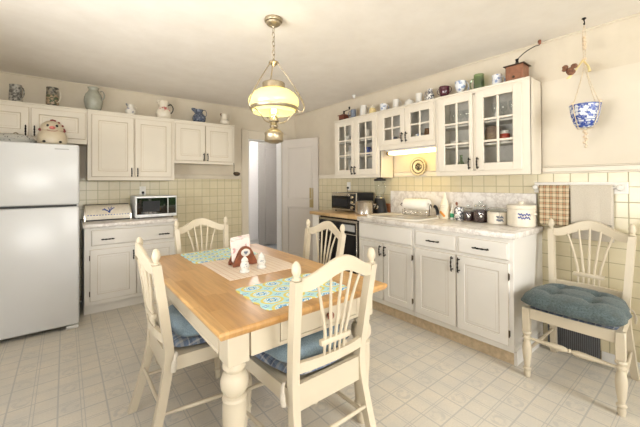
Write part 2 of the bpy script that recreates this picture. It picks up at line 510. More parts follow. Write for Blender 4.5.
        if solid:
            q = o.modifiers.new('solid', 'SOLIDIFY'); q.thickness = solid; q.offset = 0
        if sub:
            q = o.modifiers.new('sub', 'SUBSURF'); q.levels = sub; q.render_levels = sub
        return o

def thing(name, label, cat, loc=(0,0,0), rz=0.0, group=None):
    o = bpy.data.objects.new(name, None); COL.objects.link(o); o.empty_display_size = .05
    o.location = loc; o.rotation_euler = (0, 0, rz)
    o['label'] = label; o['category'] = cat
    if group: o['group'] = group
    return o
def tag(o, label, cat, group=None):
    o['label'] = label; o['category'] = cat
    if group: o['group'] = group
    return o
def struct(o, label=None):
    o['kind'] = 'structure'
    if label: o['label'] = label
    return o
def dup(root, loc, rz, label, scale=1.0, group=None):
    r = root.copy(); COL.objects.link(r); r.location = loc; r.rotation_euler = (0,0,rz); r.scale = (scale,)*3
    r['label'] = label
    if group: r['group'] = group
    for ch in list(root.children):
        c = ch.copy(); COL.objects.link(c); c.parent = r
        for g in ch.children:
            d = g.copy(); COL.objects.link(d); d.parent = c
    return r
def FA(x0, y=0.0, z=0.0):     # frame on the back wall: u = +x, v = +z, n = -y
    return Matrix(((1,0,0,x0),(0,0,-1,y),(0,1,0,z),(0,0,0,1)))
def FB(y0, x=0.0, z=0.0):     # frame on the side wall: u = -y, v = +z, n = -x
    return Matrix(((0,0,-1,x),(-1,0,0,y0),(0,1,0,z),(0,0,0,1)))
# ------------------------------------------------------------------ camera (recovered from the photograph)
def make_camera():
    cx, cy, cz = -3.0532, -4.5233, 1.3101
    yaw, pitch, roll, f, sh = -0.6712, 0.0079, -0.0052, 320.9853, 33.1154
    fw = V((-math.sin(yaw), math.cos(yaw), 0)); rt = V((math.cos(yaw), math.sin(yaw), 0)); up = V((0,0,1))
    f2 = fw*math.cos(pitch) + up*math.sin(pitch); u2 = up*math.cos(pitch) - fw*math.sin(pitch)
    r3 = rt*math.cos(roll) + u2*math.sin(roll); u3 = u2*math.cos(roll) - rt*math.sin(roll)
    cam = bpy.data.cameras.new('camera'); o = bpy.data.objects.new('camera', cam); COL.objects.link(o)
    m = Matrix((r3, u3, -f2)).transposed().to_4x4(); m.translation = V((cx, cy, cz)); o.matrix_world = m
    cam.sensor_fit = 'HORIZONTAL'; cam.sensor_width = 36.0; cam.lens = f/640*36.0
    cam.shift_x = 0.0; cam.shift_y = -sh/640.0; cam.clip_start = .05
    scene.camera = o
make_camera()

H = 2.452          # ceiling height
XL, YF = -4.30, -6.20   # the two walls behind the camera

# ------------------------------------------------------------------ room shell
mb = MB(); mb.box(XL, .0, YF, .0, -.10, 0)
struct(mb.build('floor', M['floor']))
mb = MB(); mb.box(XL-.12, .12, YF-.12, .12, H, H+.1)
struct(mb.build('ceiling', M['ceil']))
OX0, OX1, OZ = -.868, -.275, 1.99       # the doorway
mb = MB(); mb.box(XL-.12, OX0, 0, .12, -.1, H); mb.box(OX1, .12, 0, .12, -.1, H); mb.box(OX0, OX1, 0, .12, OZ, H)
wall_back = struct(mb.build('wall_back', M['wall']))
mb = MB(); mb.box(0, .12, YF-.12, -.0005, -.1, H)
wall_right = struct(mb.build('wall_right', M['wall']))
# tiled lower walls, under the rail
RZ = 1.375
mb = MB(); mb.box(-2.953, -.976, -.008, -.0005, 0, RZ)
struct(mb.build('wall_back_tile', M['tileA']))
mb = MB(); mb.box(-.008, -.0005, YF, -.012, 0, RZ)
struct(mb.build('wall_right_tile', M['tileB']))
def rail(name, a, b, axis, mat='cream'):
    mb = MB()
    if axis == 'x':
        mb.box(a, b, -.020, -.0005, RZ, RZ+.012, .003); mb.box(a, b, -.014, -.0005, RZ+.012, RZ+.048, .003); mb.box(a, b, -.020, -.0005, RZ+.048, RZ+.06, .004)
    else:
        mb.box(-.020, -.0005, a, b, RZ, RZ+.012, .003); mb.box(-.014, -.0005, a, b, RZ+.012, RZ+.048, .003); mb.box(-.020, -.0005, a, b, RZ+.048, RZ+.06, .004)
    struct(mb.build(name, M[mat]))
rail('trim_1', -1.990, -.977, 'x', 'casing')
rail('trim_2', -1.316, -.30, 'y'); rail('trim_3', -2.793, -2.098, 'y'); rail('trim_4', YF+.01, -3.604, 'y')
mb = MB(); mb.box(-.014, -.0085, YF+.01, -3.960, 0, .085, .003)
struct(mb.build('baseboard_right', M['trim']))
mb = MB(); mb.box(-.0045, -.0005, YF+.01, -3.604, RZ+.0605, 2.118)
struct(mb.build('wall_right_panel', M['panel']))
# faint coving bead where wall meets ceiling
mb = MB(); mb.box(-.012, -.0005, YF, -.013, H-.016, H-.0005, .004); struct(mb.build('trim_5', M['wall']))
mb = MB(); mb.box(XL, -.013, -.012, -.0005, H-.016, H-.0005, .004); struct(mb.build('trim_6', M['wall']))

# doorway casing and jambs
mb = MB()
mb.box(OX0-.107, OX0, -.024, -.0005, 0, OZ+.125, .004); mb.box(OX0-.107, OX0-.085, -.032, -.0245, 0, OZ+.125, .004)
mb.box(OX0, OX1+.105, -.024, -.0005, OZ, OZ+.125, .004); mb.box(OX0-.107, OX1+.105, -.034, -.0005, OZ+.1255, OZ+.145, .004)
mb.box(OX1, OX1+.105, -.024, -.0005, 0, OZ, .004)
struct(mb.build('trim_7', M['casing']))
mb = MB(); mb.box(OX0+.0005, OX0+.016, -.02, .12, 0, OZ-.016); mb.box(OX1-.016, OX1-.0005, -.02, .12, 0, OZ-.016); mb.box(OX0+.0005, OX1-.0005, -.02, .12, OZ-.016, OZ-.0005)
struct(mb.build('trim_8', M['trim']))

# the hall beyond
mb = MB(); mb.box(-1.6, 1.3, .12, 1.62, -.1, -.002); struct(mb.build('floor_hall', M['hallfloor']))
mb = MB(); mb.box(-1.6, 1.3, .121, 1.62, H+.001, H+.1); struct(mb.build('ceiling_hall', M['hallwhite']))
mb = MB(); mb.box(-1.6, 1.3, 1.5, 1.62, -.1, H); mb.box(-1.7, -1.6, .12, 1.62, -.1, H); mb.box(1.3, 1.4, .12, 1.62, -.1, H); mb.box(.125, 1.3, .08, .12, -.1, H)
struct(mb.build('wall_hall', M['hallwhite']))
mb = MB(); mb.box(-1.6, .085, 1.478, 1.4995, 0, .16, .004); mb.box(-1.6, .085, 1.470, 1.4995, 0, .10, .003); struct(mb.build('baseboard_hall', M['trim']))
mb = MB(); mb.box(.088, .235, 1.472, 1.4995, 0, 2.20, .004); mb.box(.235, .82, 1.472, 1.4995, 2.05, 2.20, .004); mb.box(.62, .72, 1.472, 1.4995, 0, 2.05, .004)
struct(mb.build('trim_9', M['hallgrey']))

def door_leaf(name, O, d, width, z0, z1, panels, t, mat, stile=.10):
    """a panelled leaf: O hinge point, d direction along the leaf; panels: list of (v0, v1)"""
    u = V((d[0], d[1], 0)).normalized(); n = u.cross(V((0,0,1)))
    Mx = Matrix(((u.x, 0, n.x, O[0]), (u.y, 0, n.y, O[1]), (0, 1, 0, 0), (0,0,0,1)))
    mb = MB(Mx)
    mb.box(0, width, z0, z1, -t, -.018, .0)
    us = [(stile, width-stile)]
    mb.box(0, stile, z0, z1, -.018, 0, .002); mb.box(width-stile, width, z0, z1, -.018, 0, .002)
    vs = sorted(panels); e = [z0] + [q for p in vs for q in p] + [z1]
    for k in range(0, len(e), 2): mb.box(stile, width-stile, e[k], e[k+1], -.018, 0, .002)
    for v0, v1 in vs:
        for q in ((stile-.004, stile+.012, v0-.004, v1+.004), (width-stile-.012, width-stile+.004, v0-.004, v1+.004), (stile+.012, width-stile-.012, v0-.004, v0+.012), (stile+.012, width-stile-.012, v1-.012, v1+.004)):
            mb.box(q[0], q[1], q[2], q[3], -.012, .006 if stile > .08 else .0006, .004 if stile > .08 else .0004)
        mb.rings([(stile, width-stile, v0, v1, -.013), (stile+.012, width-stile-.012, v0+.012, v1-.012, -.015), (stile+.05, width-stile-.05, v0+.05, v1-.05, -.005)], [0, 0], 0)
    return mb.build(name, mat), Mx
door, DM = door_leaf('door_1', (-.289, -.06), (.25, -.615), .665, .012, 2.008, [(.20, .93), (1.06, 1.88)], .036, M['door'])
struct(door)
mb = MB(DM); mb.box(.515, .585, .93, 1.235, .0005, .004, .0015); mb.box(.530, .570, .955, 1.21, .004, .0055, .001)
mb.build('push_plate', plain('dull_brass_plate', (.42, .33, .16), .4, .4), door, world=False)
d2, DM2 = door_leaf('door_2', (.2365, 1.468), (1, 0), .38, .012, 2.045, [(.20, .95), (1.08, 1.92)], .03, M['hallgrey'], .07)
struct(d2)

# walls behind the camera, with the windows the daylight comes through
def wall_holes(name, axis, c0, c1, a0, a1, holes, mat):
    """axis 'y': wall in the xz plane between y=c0..c1; holes: (a0,a1,z0,z1)"""
    mb = MB()
    def b(p, q, z0, z1):
        if q - p < 1e-4 or z1 - z0 < 1e-4: return
        if axis == 'y': mb.box(p, q, c0, c1, z0, z1)
        else: mb.box(c0, c1, p, q, z0, z1)
    cur = a0
    for h in sorted(holes):
        b(cur, h[0], -.1, H); b(h[0], h[1], -.1, h[2]); b(h[0], h[1], h[3], H); cur = h[1]
    b(cur, a1, -.1, H)
    return struct(mb.build(name, mat))
WIN_F = [(-1.95, -.45, .62, 2.08), (-3.95, -2.55, .62, 2.15)]
WIN_L = [(-4.35, -2.15, .70, 2.15)]
wall_holes('wall_front', 'y', YF-.12, YF-.0005, XL-.12, -.0005, WIN_F, M['wall'])
wall_holes('wall_left', 'x', XL-.12, XL-.0005, YF, -.0005, WIN_L, M['wall'])
k = 0
for axis, lst in (('y', WIN_F), ('x', WIN_L)):
    for (a0, a1, z0, z1) in lst:
        k += 1
        def bx(mb, p, q, za, zb, d0, d1):
            c = YF if axis == 'y' else XL
            if axis == 'y': mb.box(p, q, c-d1, c-d0, za, zb, .004)
            else: mb.box(c-d1, c-d0, p, q, za, zb, .004)
        mb = MB(); w = .06
        for p, q, za, zb in ((a0+.001, a0+w, z0+.001, z1-.001), (a1-w, a1-.001, z0+.001, z1-.001), (a0+w, a1-w, z0+.001, z0+w), (a0+w, a1-w, z1-w, z1-.001), (a0+w, a1-w, (z0+z1)/2-.025, (z0+z1)/2+.025), ((a0+a1)/2-.03, (a0+a1)/2+.03, z0+w, z1-w)):
            bx(mb, p, q, za, zb, .03, .09)
        win = struct(mb.build('window_%d' % k, M['trim']))
        mb = MB()
        if axis == 'y': mb.box(a0+w, a1-w, YF-.062, YF-.058, z0+w, z1-w)
        else: mb.box(XL-.062, XL-.058, a0+w, a1-w, z0+w, z1-w)
        mb.build('glass', M['pane'], win, world=False)
# garden seen in reflections through the window
mb = MB(); mb.box(-14, 8, -20, YF-.14, -.5, -.4); struct(mb.build('ground_outside', M['grass']))
bmh = MB()
for i in range(46):
    bmh.ball((random.uniform(-4, 3), random.uniform(-10.5, -9.6), random.uniform(-.3, 1.5)), random.uniform(.35, .65), 10)
hd = bmh.build('hedge', M['leaf'], sharp=180)
tag(hd, 'green leafy hedge growing in the garden outside the window', 'hedge')

# ------------------------------------------------------------------ cabinets
def panel_door(F, u0, u1, v0, v1, parent, stile=.058, t=.02, mat='cream', name='door', glz='glaze'):
    mb = MB(F); s = stile; e = .0035
    L = [(u0,u1,v0,v1,0), (u0,u1,v0,v1,t-.004), (u0+e,u1-e,v0+e,v1-e,t),
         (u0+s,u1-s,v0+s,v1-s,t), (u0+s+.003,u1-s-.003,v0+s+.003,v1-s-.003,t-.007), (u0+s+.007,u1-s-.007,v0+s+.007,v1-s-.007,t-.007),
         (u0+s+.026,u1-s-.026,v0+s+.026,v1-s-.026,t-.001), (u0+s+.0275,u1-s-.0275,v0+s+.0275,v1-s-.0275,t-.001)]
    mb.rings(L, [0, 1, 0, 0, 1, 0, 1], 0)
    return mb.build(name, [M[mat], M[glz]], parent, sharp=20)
def slab(F, u0, u1, v0, v1, parent, t=.02, mat='cream', name='drawer', glz='glaze'):
    mb = MB(F); e = .004
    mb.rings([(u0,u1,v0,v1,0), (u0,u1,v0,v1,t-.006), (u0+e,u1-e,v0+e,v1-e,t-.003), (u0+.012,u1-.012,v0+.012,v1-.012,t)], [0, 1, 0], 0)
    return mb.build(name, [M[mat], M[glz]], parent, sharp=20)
def pull(F, u, v, parent, ln=.10, vertical=True, n=.02):
    mb = MB(F); h = ln/2
    def p(a, d): return (u, v+a, n+d) if vertical else (u+a, v, n+d)
    mb.tube([p(-h, .020), p(-h*.82, .027), p(-h*.5, .029), p(-h*.3, .030), p(0, .031), p(h*.3, .030), p(h*.5, .029), p(h*.82, .027), p(h, .020)], [.004, .0065, .0045, .0075, .005, .0075, .0045, .0065, .004], 8)
    for a in (-h*.72, h*.72):
        mb.tube([p(a, .0003), p(a, .027)], [.006, .0045], 8)
    return mb.build('handle', M['iron'], parent)
def hinge(F, u, v, parent, n=.02):
    mb = MB(F); mb.box(u-.004, u+.004, v-.02, v+.02, n-.012, n+.004, .0015); mb.lathe([(.003, -.026), (.0045, -.024), (.0045, .024), (.003, .026)], (u, v, n+.003), 8, axis='y')
    return mb.build('hinge', M['bronze'], parent)
def glass_door(F, u0, u1, v0, v1, g, rows, parent, t=.02, mat='cream'):
    """g: (gu0, gu1, gv0, gv1) opening of the panes, two columns wide"""
    gu0, gu1, gv0, gv1 = g
    mb = MB(F)
    mb.box(u0, gu0, v0, v1, 0, t, .003); mb.box(gu1, u1, v0, v1, 0, t, .003)
    mb.box(gu0-.001, gu1+.001, v0, gv0, 0, t-.0004, .002); mb.box(gu0-.001, gu1+.001, gv1, v1, 0, t-.0004, .002)
    c = (gu0+gu1)/2
    mb.box(c-.009, c+.009, gv0, gv1, .004, t-.003, .003)
    for k in range(1, rows):
        z = gv0 + (gv1-gv0)*k/rows
        mb.box(gu0-.001, gu1+.001, z-.009, z+.009, .0035, t-.0032, .003)
    o = mb.build('door', M[mat], parent, sharp=25)
    mb = MB(F); mb.box(gu0-.004, gu1+.004, gv0-.004, gv1+.004, .0045, .0075)
    mb.build('glazing', M['pane'], o)
    return o
def closed_unit(name, label, x0, x1, z0, z1, y, doors, dz, pulls, parent_mat='cream', top=True):
    t = thing(name, label, 'cabinet', (x0, y, z0))
    mb = MB(); mb.box(x0, x1, y, -.0215, z0, z1, .002); mb.build('body', M[parent_mat], t)
    mb = MB(); mb.box(x0, x1, y-.012, y-.0002, z1-.016, z1+.0, .003); mb.build('top_moulding', M[parent_mat], t)
    F = FA(0, y)
    for (a, b), pu in zip(doors, pulls):
        d = panel_door(F, a, b, dz[0], dz[1], t)
        if pu is not None: pull(F, pu, dz[0] + .052, d)
    return t
ya = -.300
closed_unit('wall_cabinet', 'short cream two-door wall cabinet hung over the refrigerator', -3.78, -2.869, 1.735, 2.11, ya,
            [(-3.765, -3.329), (-3.315, -2.885)], (1.782, 2.062), [-3.352, -3.288])
closed_unit('wall_cabinet', 'tall cream two-door wall cabinet above the microwave and bread box', -2.867, -1.995, 1.35, 2.11, ya,
            [(-2.831, -2.435), (-2.425, -2.032)], (1.39, 2.062), [-2.460, -2.400])
closed_unit('wall_cabinet', 'short cream two-door wall cabinet beside the doorway with ladle under it', -1.993, -1.213, 1.566, 2.11, ya,
            [(-1.985, -1.625), (-1.616, -1.250)], (1.60, 2.062), [-1.645, -1.596])

# base cabinet and counter on the back wall
t = thing('base_cabinet', 'white base cabinet under the microwave, one wide drawer over two doors', 'cabinet', (-2.905, -.59, 0))
mb = MB(); mb.box(-2.905, -2.045, -.59, -.0085, .10, .873, .002); mb.build('body', M['white'], t)
mb = MB(); mb.box(-2.905, -2.045, -.535, -.0085, .0005, .0995); mb.build('toe_kick', M['white'], t)
F = FA(0, -.59)
d = slab(F, -2.850, -2.081, .69, .845, t, mat='white', glz='glaze_soft'); pull(F, -2.712, .752, d, .11, False); pull(F, -2.186, .752, d, .11, False)
d = panel_door(F, -2.860, -2.459, .14, .655, t, mat='white', glz='glaze_soft'); pull(F, -2.484, .565, d)
for v in (.22, .575): hinge(F, -2.862, v, d)
d = panel_door(F, -2.453, -2.068, .14, .655, t, mat='white', glz='glaze_soft'); pull(F, -2.428, .565, d)
def marble_top(mb, x0, x1, y0, y1, z0, z1): mb.box(x0, x1, y0, y1, z0, z1, .009, seg=2)
mb = MB(); marble_top(mb, -2.92, -2.041, -.635, -.0085, .874, .914)
tag(mb.build('countertop', M['marble']), 'grey-veined marble countertop carrying the microwave and bread box', 'countertop')

# cabinets on the side wall ------------------------------------------------
XF = -.256        # face of the upper cabinets (doors stand proud of it)
def glass_unit(label, y0, y1, z0, z1, doors, gl, dz, rows, shelves, hv):
    """y0 > y1: from the corner outwards; F has u = -y"""
    t = thing('glass_cabinet', label, 'cabinet', (0, (y0+y1)/2, z0))
    w = .018; xb = -.0215
    mb = MB()
    mb.box(XF+.001, xb, y1, y1+w, z0, z1, .001); mb.box(XF+.001, xb, y0-w, y0, z0, z1, .001)
    mb.box(XF+.001, xb, y1+w, y0-w, z0, z0+w); mb.box(XF+.001, xb, y1+w, y0-w, z1-w, z1)
    mb.build('body', M['cream'], t)
    mb = MB(); mb.box(xb-.006, xb-.001, y1+w, y0-w, z0+w, z1-w); mb.build('back_panel', M['inside'], t)
    F = FB(0, XF)
    us = [-y0, -y1]; (a, b), (c, e) = doors
    mb = MB(F)      # face frame
    mb.box(us[0], a+.012, z0, z1, -.018, 0, .001); mb.box(e-.012, us[1], z0, z1, -.018, 0, .001); mb.box(b-.012, c+.012, dz[0], dz[1], -.018, -.0002, .001)
    mb.box(a+.012, e-.012, z0, dz[0]+.012, -.018, -.0002, .001); mb.box(a+.012, e-.012, dz[1]-.012, z1, -.018, -.0002, .001)
    mb.box(us[0], us[1], z1-.016, z1, .0003, .012, .003)
    mb.build('face_frame', M['cream'], t)
    for z in shelves:
        mb = MB(); mb.box(XF+.025, xb-.008, y1+w+.001, y0-w-.001, z-.015, z, .001); mb.build('shelf', M['inside'], t)
    for k, ((p, q), (g0, g1)) in enumerate(zip(doors, gl)):
        d = glass_door(F, p, q, dz[0], dz[1], (g0, g1, dz[2], dz[3]), rows, t)
        pull(F, (q-.022) if k == 0 else (p+.022), hv, d)
    return t
SH = (1.642, 1.832)
ZU0, ZU1 = 1.37, 2.122
glass_unit('tall glass-door wall cabinet above the toaster oven', -1.319, -2.094, ZU0, ZU1, [(1.352, 1.698), (1.704, 2.062)], [(1.419, 1.648), (1.779, 1.995)], (1.41, 2.086, 1.472, 2.028), 3, SH, 1.462)
glass_unit('short glass-door wall cabinet over the lit alcove and blue plate', -2.0965, -2.7935, 1.672, ZU1, [(2.108, 2.450), (2.457, 2.785)], [(2.175, 2.393), (2.519, 2.739)], (1.722, 2.086, 1.778, 2.028), 2, (), 1.785)
glass_unit('tall glass-door wall cabinet with coffee grinder on top, above the crocks', -2.796, -3.601, ZU0, ZU1, [(2.837, 3.162), (3.190, 3.549)], [(2.901, 3.130), (3.256, 3.484)], (1.41, 2.086, 1.472, 2.028), 3, SH, 1.473)

# fluorescent strip under the short unit
t = thing('mounted_strip_light', 'lit white fluorescent strip light under the short glass cabinet', 'light', (-.20, -2.46, 1.670))
mb = MB(); mb.box(-.235, -.10, -2.775, -2.165, 1.652, 1.6715, .003); mb.build('housing', M['trim'], t)
mb = MB(); mb.box(-.225, -.12, -2.765, -2.185, 1.618, 1.6515, .014, seg=3); mb.build('diffuser', M['tube'], t)
mb = MB(); mb.box(-.232, -.113, -2.184, -2.168, 1.616, 1.6515, .004); mb.build('end_cap', M['bronze'], t)

# base units
XB = -.585
F = FB(0, XB)
t = thing('base_cabinet', 'white sink base cabinet with plain false front above two doors', 'cabinet', (-.3, -2.43, 0))
mb = MB(); mb.box(XB, -.0085, -2.781, -2.083, .105, .904, .002); mb.build('body', M['white'], t)
mb = MB(); mb.box(XB+.045, -.0085, -2.781, -2.083, .0005, .1045); mb.build('toe_kick', M['tan'], t)
slab(F, 2.098, 2.766, .735, .890, t, mat='white', glz='glaze_soft', name='false_front')
d = panel_door(F, 2.108, 2.430, .155, .715, t, mat='white', glz='glaze_soft'); pull(F, 2.404, .64, d)
d = panel_door(F, 2.438, 2.766, .155, .715, t, mat='white', glz='glaze_soft'); pull(F, 2.462, .64, d)
for v in (.24, .63): hinge(F, 2.769, v, d)
t = thing('base_cabinet', 'white base cabinet with two drawers and two doors under the crocks', 'cabinet', (-.3, -3.19, 0))
mb = MB(); mb.box(XB, -.0085, -3.597, -2.783, .105, .904, .002); mb.box(XB+.045, -.0085, -3.597, -3.578, .0005, .1045); mb.build('body', M['white'], t)
mb = MB(); mb.box(XB+.045, -.0085, -3.577, -2.783, .0005, .1045); mb.build('toe_kick', M['tan'], t)
for a, b, p in ((2.797, 3.178, 2.985), (3.198, 3.570, 3.385)):
    d = slab(F, a, b, .752, .878, t, mat='white', glz='glaze_soft'); pull(F, p, .812, d, .125, False)
d = panel_door(F, 2.797, 3.178, .150, .730, t, mat='white', glz='glaze_soft', stile=.062); pull(F, 3.155, .655, d, .12)
d = panel_door(F, 3.188, 3.570, .150, .730, t, mat='white', glz='glaze_soft', stile=.062); pull(F, 3.211, .655, d, .12)
for v in (.24, .64): hinge(F, 3.573, v, d)
ZC = .95
mb = MB()
mb.box(-.609, -.0295, -3.613, -2.0725, .905, ZC, .008, seg=2)
tag(mb.build('countertop', M['marble']), 'long grey-veined marble countertop holding sink, jars and crocks', 'countertop')
mb = MB(); mb.box(-.029, -.009, -3.566, -2.058, .906, 1.213, .003)
tag(mb.build('backsplash', M['marble']), 'grey-veined marble backsplash slab behind the crocks and jars', 'backsplash')
# butcher block, dishwasher and filler
mb = MB(); mb.box(-.625, -.009, -2.0715, -1.245, .915, .954, .006, seg=2)
tag(mb.build('worktop', M['butcher']), 'butcher block wooden worktop carrying toaster oven and blender', 'worktop')
mb = MB(); mb.box(-.59, -.009, -1.40, -1.262, .0005, .914, .003)
tag(mb.build('end_panel', M['white']), 'narrow white end panel between dishwasher and open door', 'panel')
t = thing('dishwasher', 'black dishwasher with steel trim under the wooden worktop', 'dishwasher', (-.3, -1.735, 0))
mb = MB(); mb.box(-.575, -.03, -2.069, -1.404, .10, .912, .003); mb.box(-.52, -.03, -2.069, -1.404, .0005, .0995); mb.build('body', M['black'], t)
mb = MB(); mb.box(-.598, -.5755, -2.055, -1.418, .12, .735, .006); mb.build('door', M['darkglass'], t)
mb = MB(); mb.box(-.600, -.5755, -2.055, -1.418, .745, .865, .006); cp = mb.build('control_panel', M['black'], t)
mb = MB(); mb.box(-.606, -.6005, -2.035, -1.86, .775, .845, .002); mb.build('dial_plate', M['grey'], cp)
mb = MB(); mb.box(-.604, -.5755, -2.066, -1.407, .868, .895, .003); mb.box(-.604, -.5755, -2.066, -2.0555, .12, .8675, .002); mb.box(-.604, -.5755, -1.4175, -1.407, .12, .8675, .002); mb.box(-.604, -.5755, -2.055, -1.418, .7365, .7445, .002)
mb.build('steel_trim', M['steel'], t)
mb = MB(); mb.box(-.04, -.009, -2.055, -1.96, .9545, 1.06, .003)
tag(mb.build('wood_upstand', M['redwood']), 'small reddish wooden upstand block at end of marble backsplash', 'block')

# refrigerator --------------------------------------------------------------
t = thing('refrigerator', 'white top-freezer refrigerator standing beside the bread box counter', 'refrigerator', (-3.33, -.45, 0))
fx0, fx1, fy = -3.708, -2.950, -.844
mb = MB(); mb.box(fx0+.006, fx1-.006, fy+.075, -.06, .045, 1.655, .008); mb.build('body', M['fridge_side'], t)
mb = MB(); mb.box(fx0, fx1, fy, fy+.068, 1.125, 1.670, .018, seg=3); fd = mb.build('freezer_door', M['fridge'], t)
mb = MB(); mb.box(fx1-.175, fx1-.075, fy-.0035, fy-.0003, 1.620, 1.629, .001); mb.build('badge', M['grey'], fd)
mb = MB(); mb.box(fx0, fx1, fy, fy+.068, .035, 1.108, .018, seg=3); mb.build('fridge_door', M['fridge'], t)
mb = MB(); mb.box(fx0+.02, fx1-.02, fy+.02, fy+.0745, 1.1085, 1.1245); mb.box(fx0+.02, fx1-.10, fy+.004, fy+.0195, 1.112, 1.121); mb.box(fx0+.02, fx1-.02, fy+.0685, fy+.0745, .05, 1.65); mb.build('gasket', M['gasket'], t)
mb = MB(); mb.box(fx0+.02, fx1-.02, fy+.09, -.08, .012, .0445); mb.build('base_grille', M['gasket'], t)
for x in (fx0+.05, fx1-.05):
    mb = MB(); mb.box(x-.045, x+.045, fy+.004, fy+.074, .0005, .030, .006); mb.build('foot', M['foot'], t)
# ------------------------------------------------------------------ dining table
def bm_merge(mb, d=1e-4): bmesh.ops.remove_doubles(mb.bm, verts=mb.bm.verts, dist=d)
TX0, TX1, TY0, TY1, TZ = -2.614, -1.674, -3.375, -1.850, .76
t = thing('dining_table', 'oak-topped dining table with ivory turned legs in the middle of the kitchen', 'table', ((TX0+TX1)/2, (TY0+TY1)/2, 0))
mb = MB()
L = [(0, -.034), (.010, -.034), (.004, -.020), (0, -.014), (0, -.006), (.006, 0)]
rect = [(TX0+i, TX1-i, TY0+i, TY1-i, TZ+z) for i, z in [(.03, -.034), (.012, -.034), (.003, -.022), (0, -.012), (.002, -.004), (.008, 0)]]
mb.rings(rect, [0]*6, 0); mb.build('table_top', M['table'], t, sharp=30)
ins = .055; ax0, ax1, ay0, ay1 = TX0+ins, TX1-ins, TY0+ins, TY1-ins
for (a, b, c, d) in ((ax0+.10, ax1-.10, ay1-.022, ay1), (ax0, ax0+.022, ay0+.10, ay1-.10), (ax1-.022, ax1, ay0+.10, ay1-.10)):
    mb = MB(); mb.box(a, b, c, d, .605, .7255, .002); 
    mb.box(a, b, c-.003, d+.003, .605, .618, .003) if b - a > d - c else mb.box(a-.003, b+.003, c, d, .605, .618, .003)
    mb.build('apron', M['chair'], t)
mb = MB(); DX0, DX1 = -2.32, -1.86
mb.box(ax0+.10, DX0-.003, ay0, ay0+.022, .605, .7255, .002); mb.box(DX1+.003, ax1-.10, ay0, ay0+.022, .605, .7255, .002); mb.box(DX0-.003, DX1+.003, ay0, ay0+.022, .605, .622, .001); mb.box(DX0-.003, DX1+.003, ay0, ay0+.022, .712, .7255, .001)
mb.build('apron', M['chair'], t)
mb = MB(); mb.box(DX0, DX1, ay0-.003, ay0+.30, .625, .709, .002); dr = mb.build('drawer', M['chair'], t)
mb = MB(); mb.lathe([(.008, 0), (.008, -.008), (.018, -.016), (.020, -.024), (.014, -.030), (1e-5, -.032)], (-2.055, ay0-.0033, .672), 14, axis='y'); mb.build('knob', M['walnut'], dr)
prof = [(.030, .590), (.043, .588), (.047, .578), (.047, .566), (.036, .556), (.034, .548), (.047, .538), (.054, .520), (.056, .500), (.053, .480), (.042, .464), (.036, .456), (.047, .449), (.050, .440), (.046, .430), (.047, .415), (.048, .37), (.044, .28), (.038, .19), (.034, .125), (.033, .115), (.041, .105), (.043, .092), (.038, .080), (.029, .072), (.031, .060), (.028, .03), (.021, .003), (.019, .0005)]
for x in (ax0+.048, ax1-.048):
    for y in (ay0+.048, ay1-.048):
        mb = MB(); mb.box(x-.0465, x+.0465, y-.0465, y+.0465, .588, .7255, .004); mb.lathe(prof, (x, y, 0), 28); mb.build('leg', M['chair'], t)

# ------------------------------------------------------------------ chairs
def loft(mb, path, hx, hy, m=0):
    prev = None
    for k, p in enumerate(path):
        a = hx[k] if isinstance(hx, list) else hx; b = hy[k] if isinstance(hy, list) else hy
        r = [mb._v((p[0]+i*a, p[1]+j*b, p[2])) for i, j in ((-1,-1),(1,-1),(1,1),(-1,1))]
        if prev:
            for i in range(4):
                j = (i+1) % 4; mb.bm.faces.new((prev[i], prev[j], r[j], r[i])).material_index = m
        else: mb.bm.faces.new(r[::-1])
        prev = r
    mb.bm.faces.new(prev)
def curve_pts(ctrl, n=8):
    """Catmull-Rom through the control points"""
    P = [V(c) for c in ctrl]; P = [2*P[0]-P[1]] + P + [2*P[-1]-P[-2]]; out = []
    for i in range(1, len(P)-2):
        for k in range(n):
            t_ = k/n; a, b, c, d = P[i-1:i+3]
            out.append(.5*((2*b) + (c-a)*t_ + (2*a-5*b+4*c-d)*t_*t_ + (3*b-a-3*c+d)*t_**3))
    return out + [P[-2]]
def by(z):           # how far forward the back posts stand at height z
    pts = [(0, -.030), (.2, .026), (.44, .068), (.62, .052), (.925, .004), (1.1, -.02)]
    for (a, p), (b, q) in zip(pts, pts[1:]):
        if z <= b: return p + (q-p)*(z-a)/(b-a)
    return pts[-1][1]
def bow(x): return -.026*(1-min(1, (x/.20)**2))
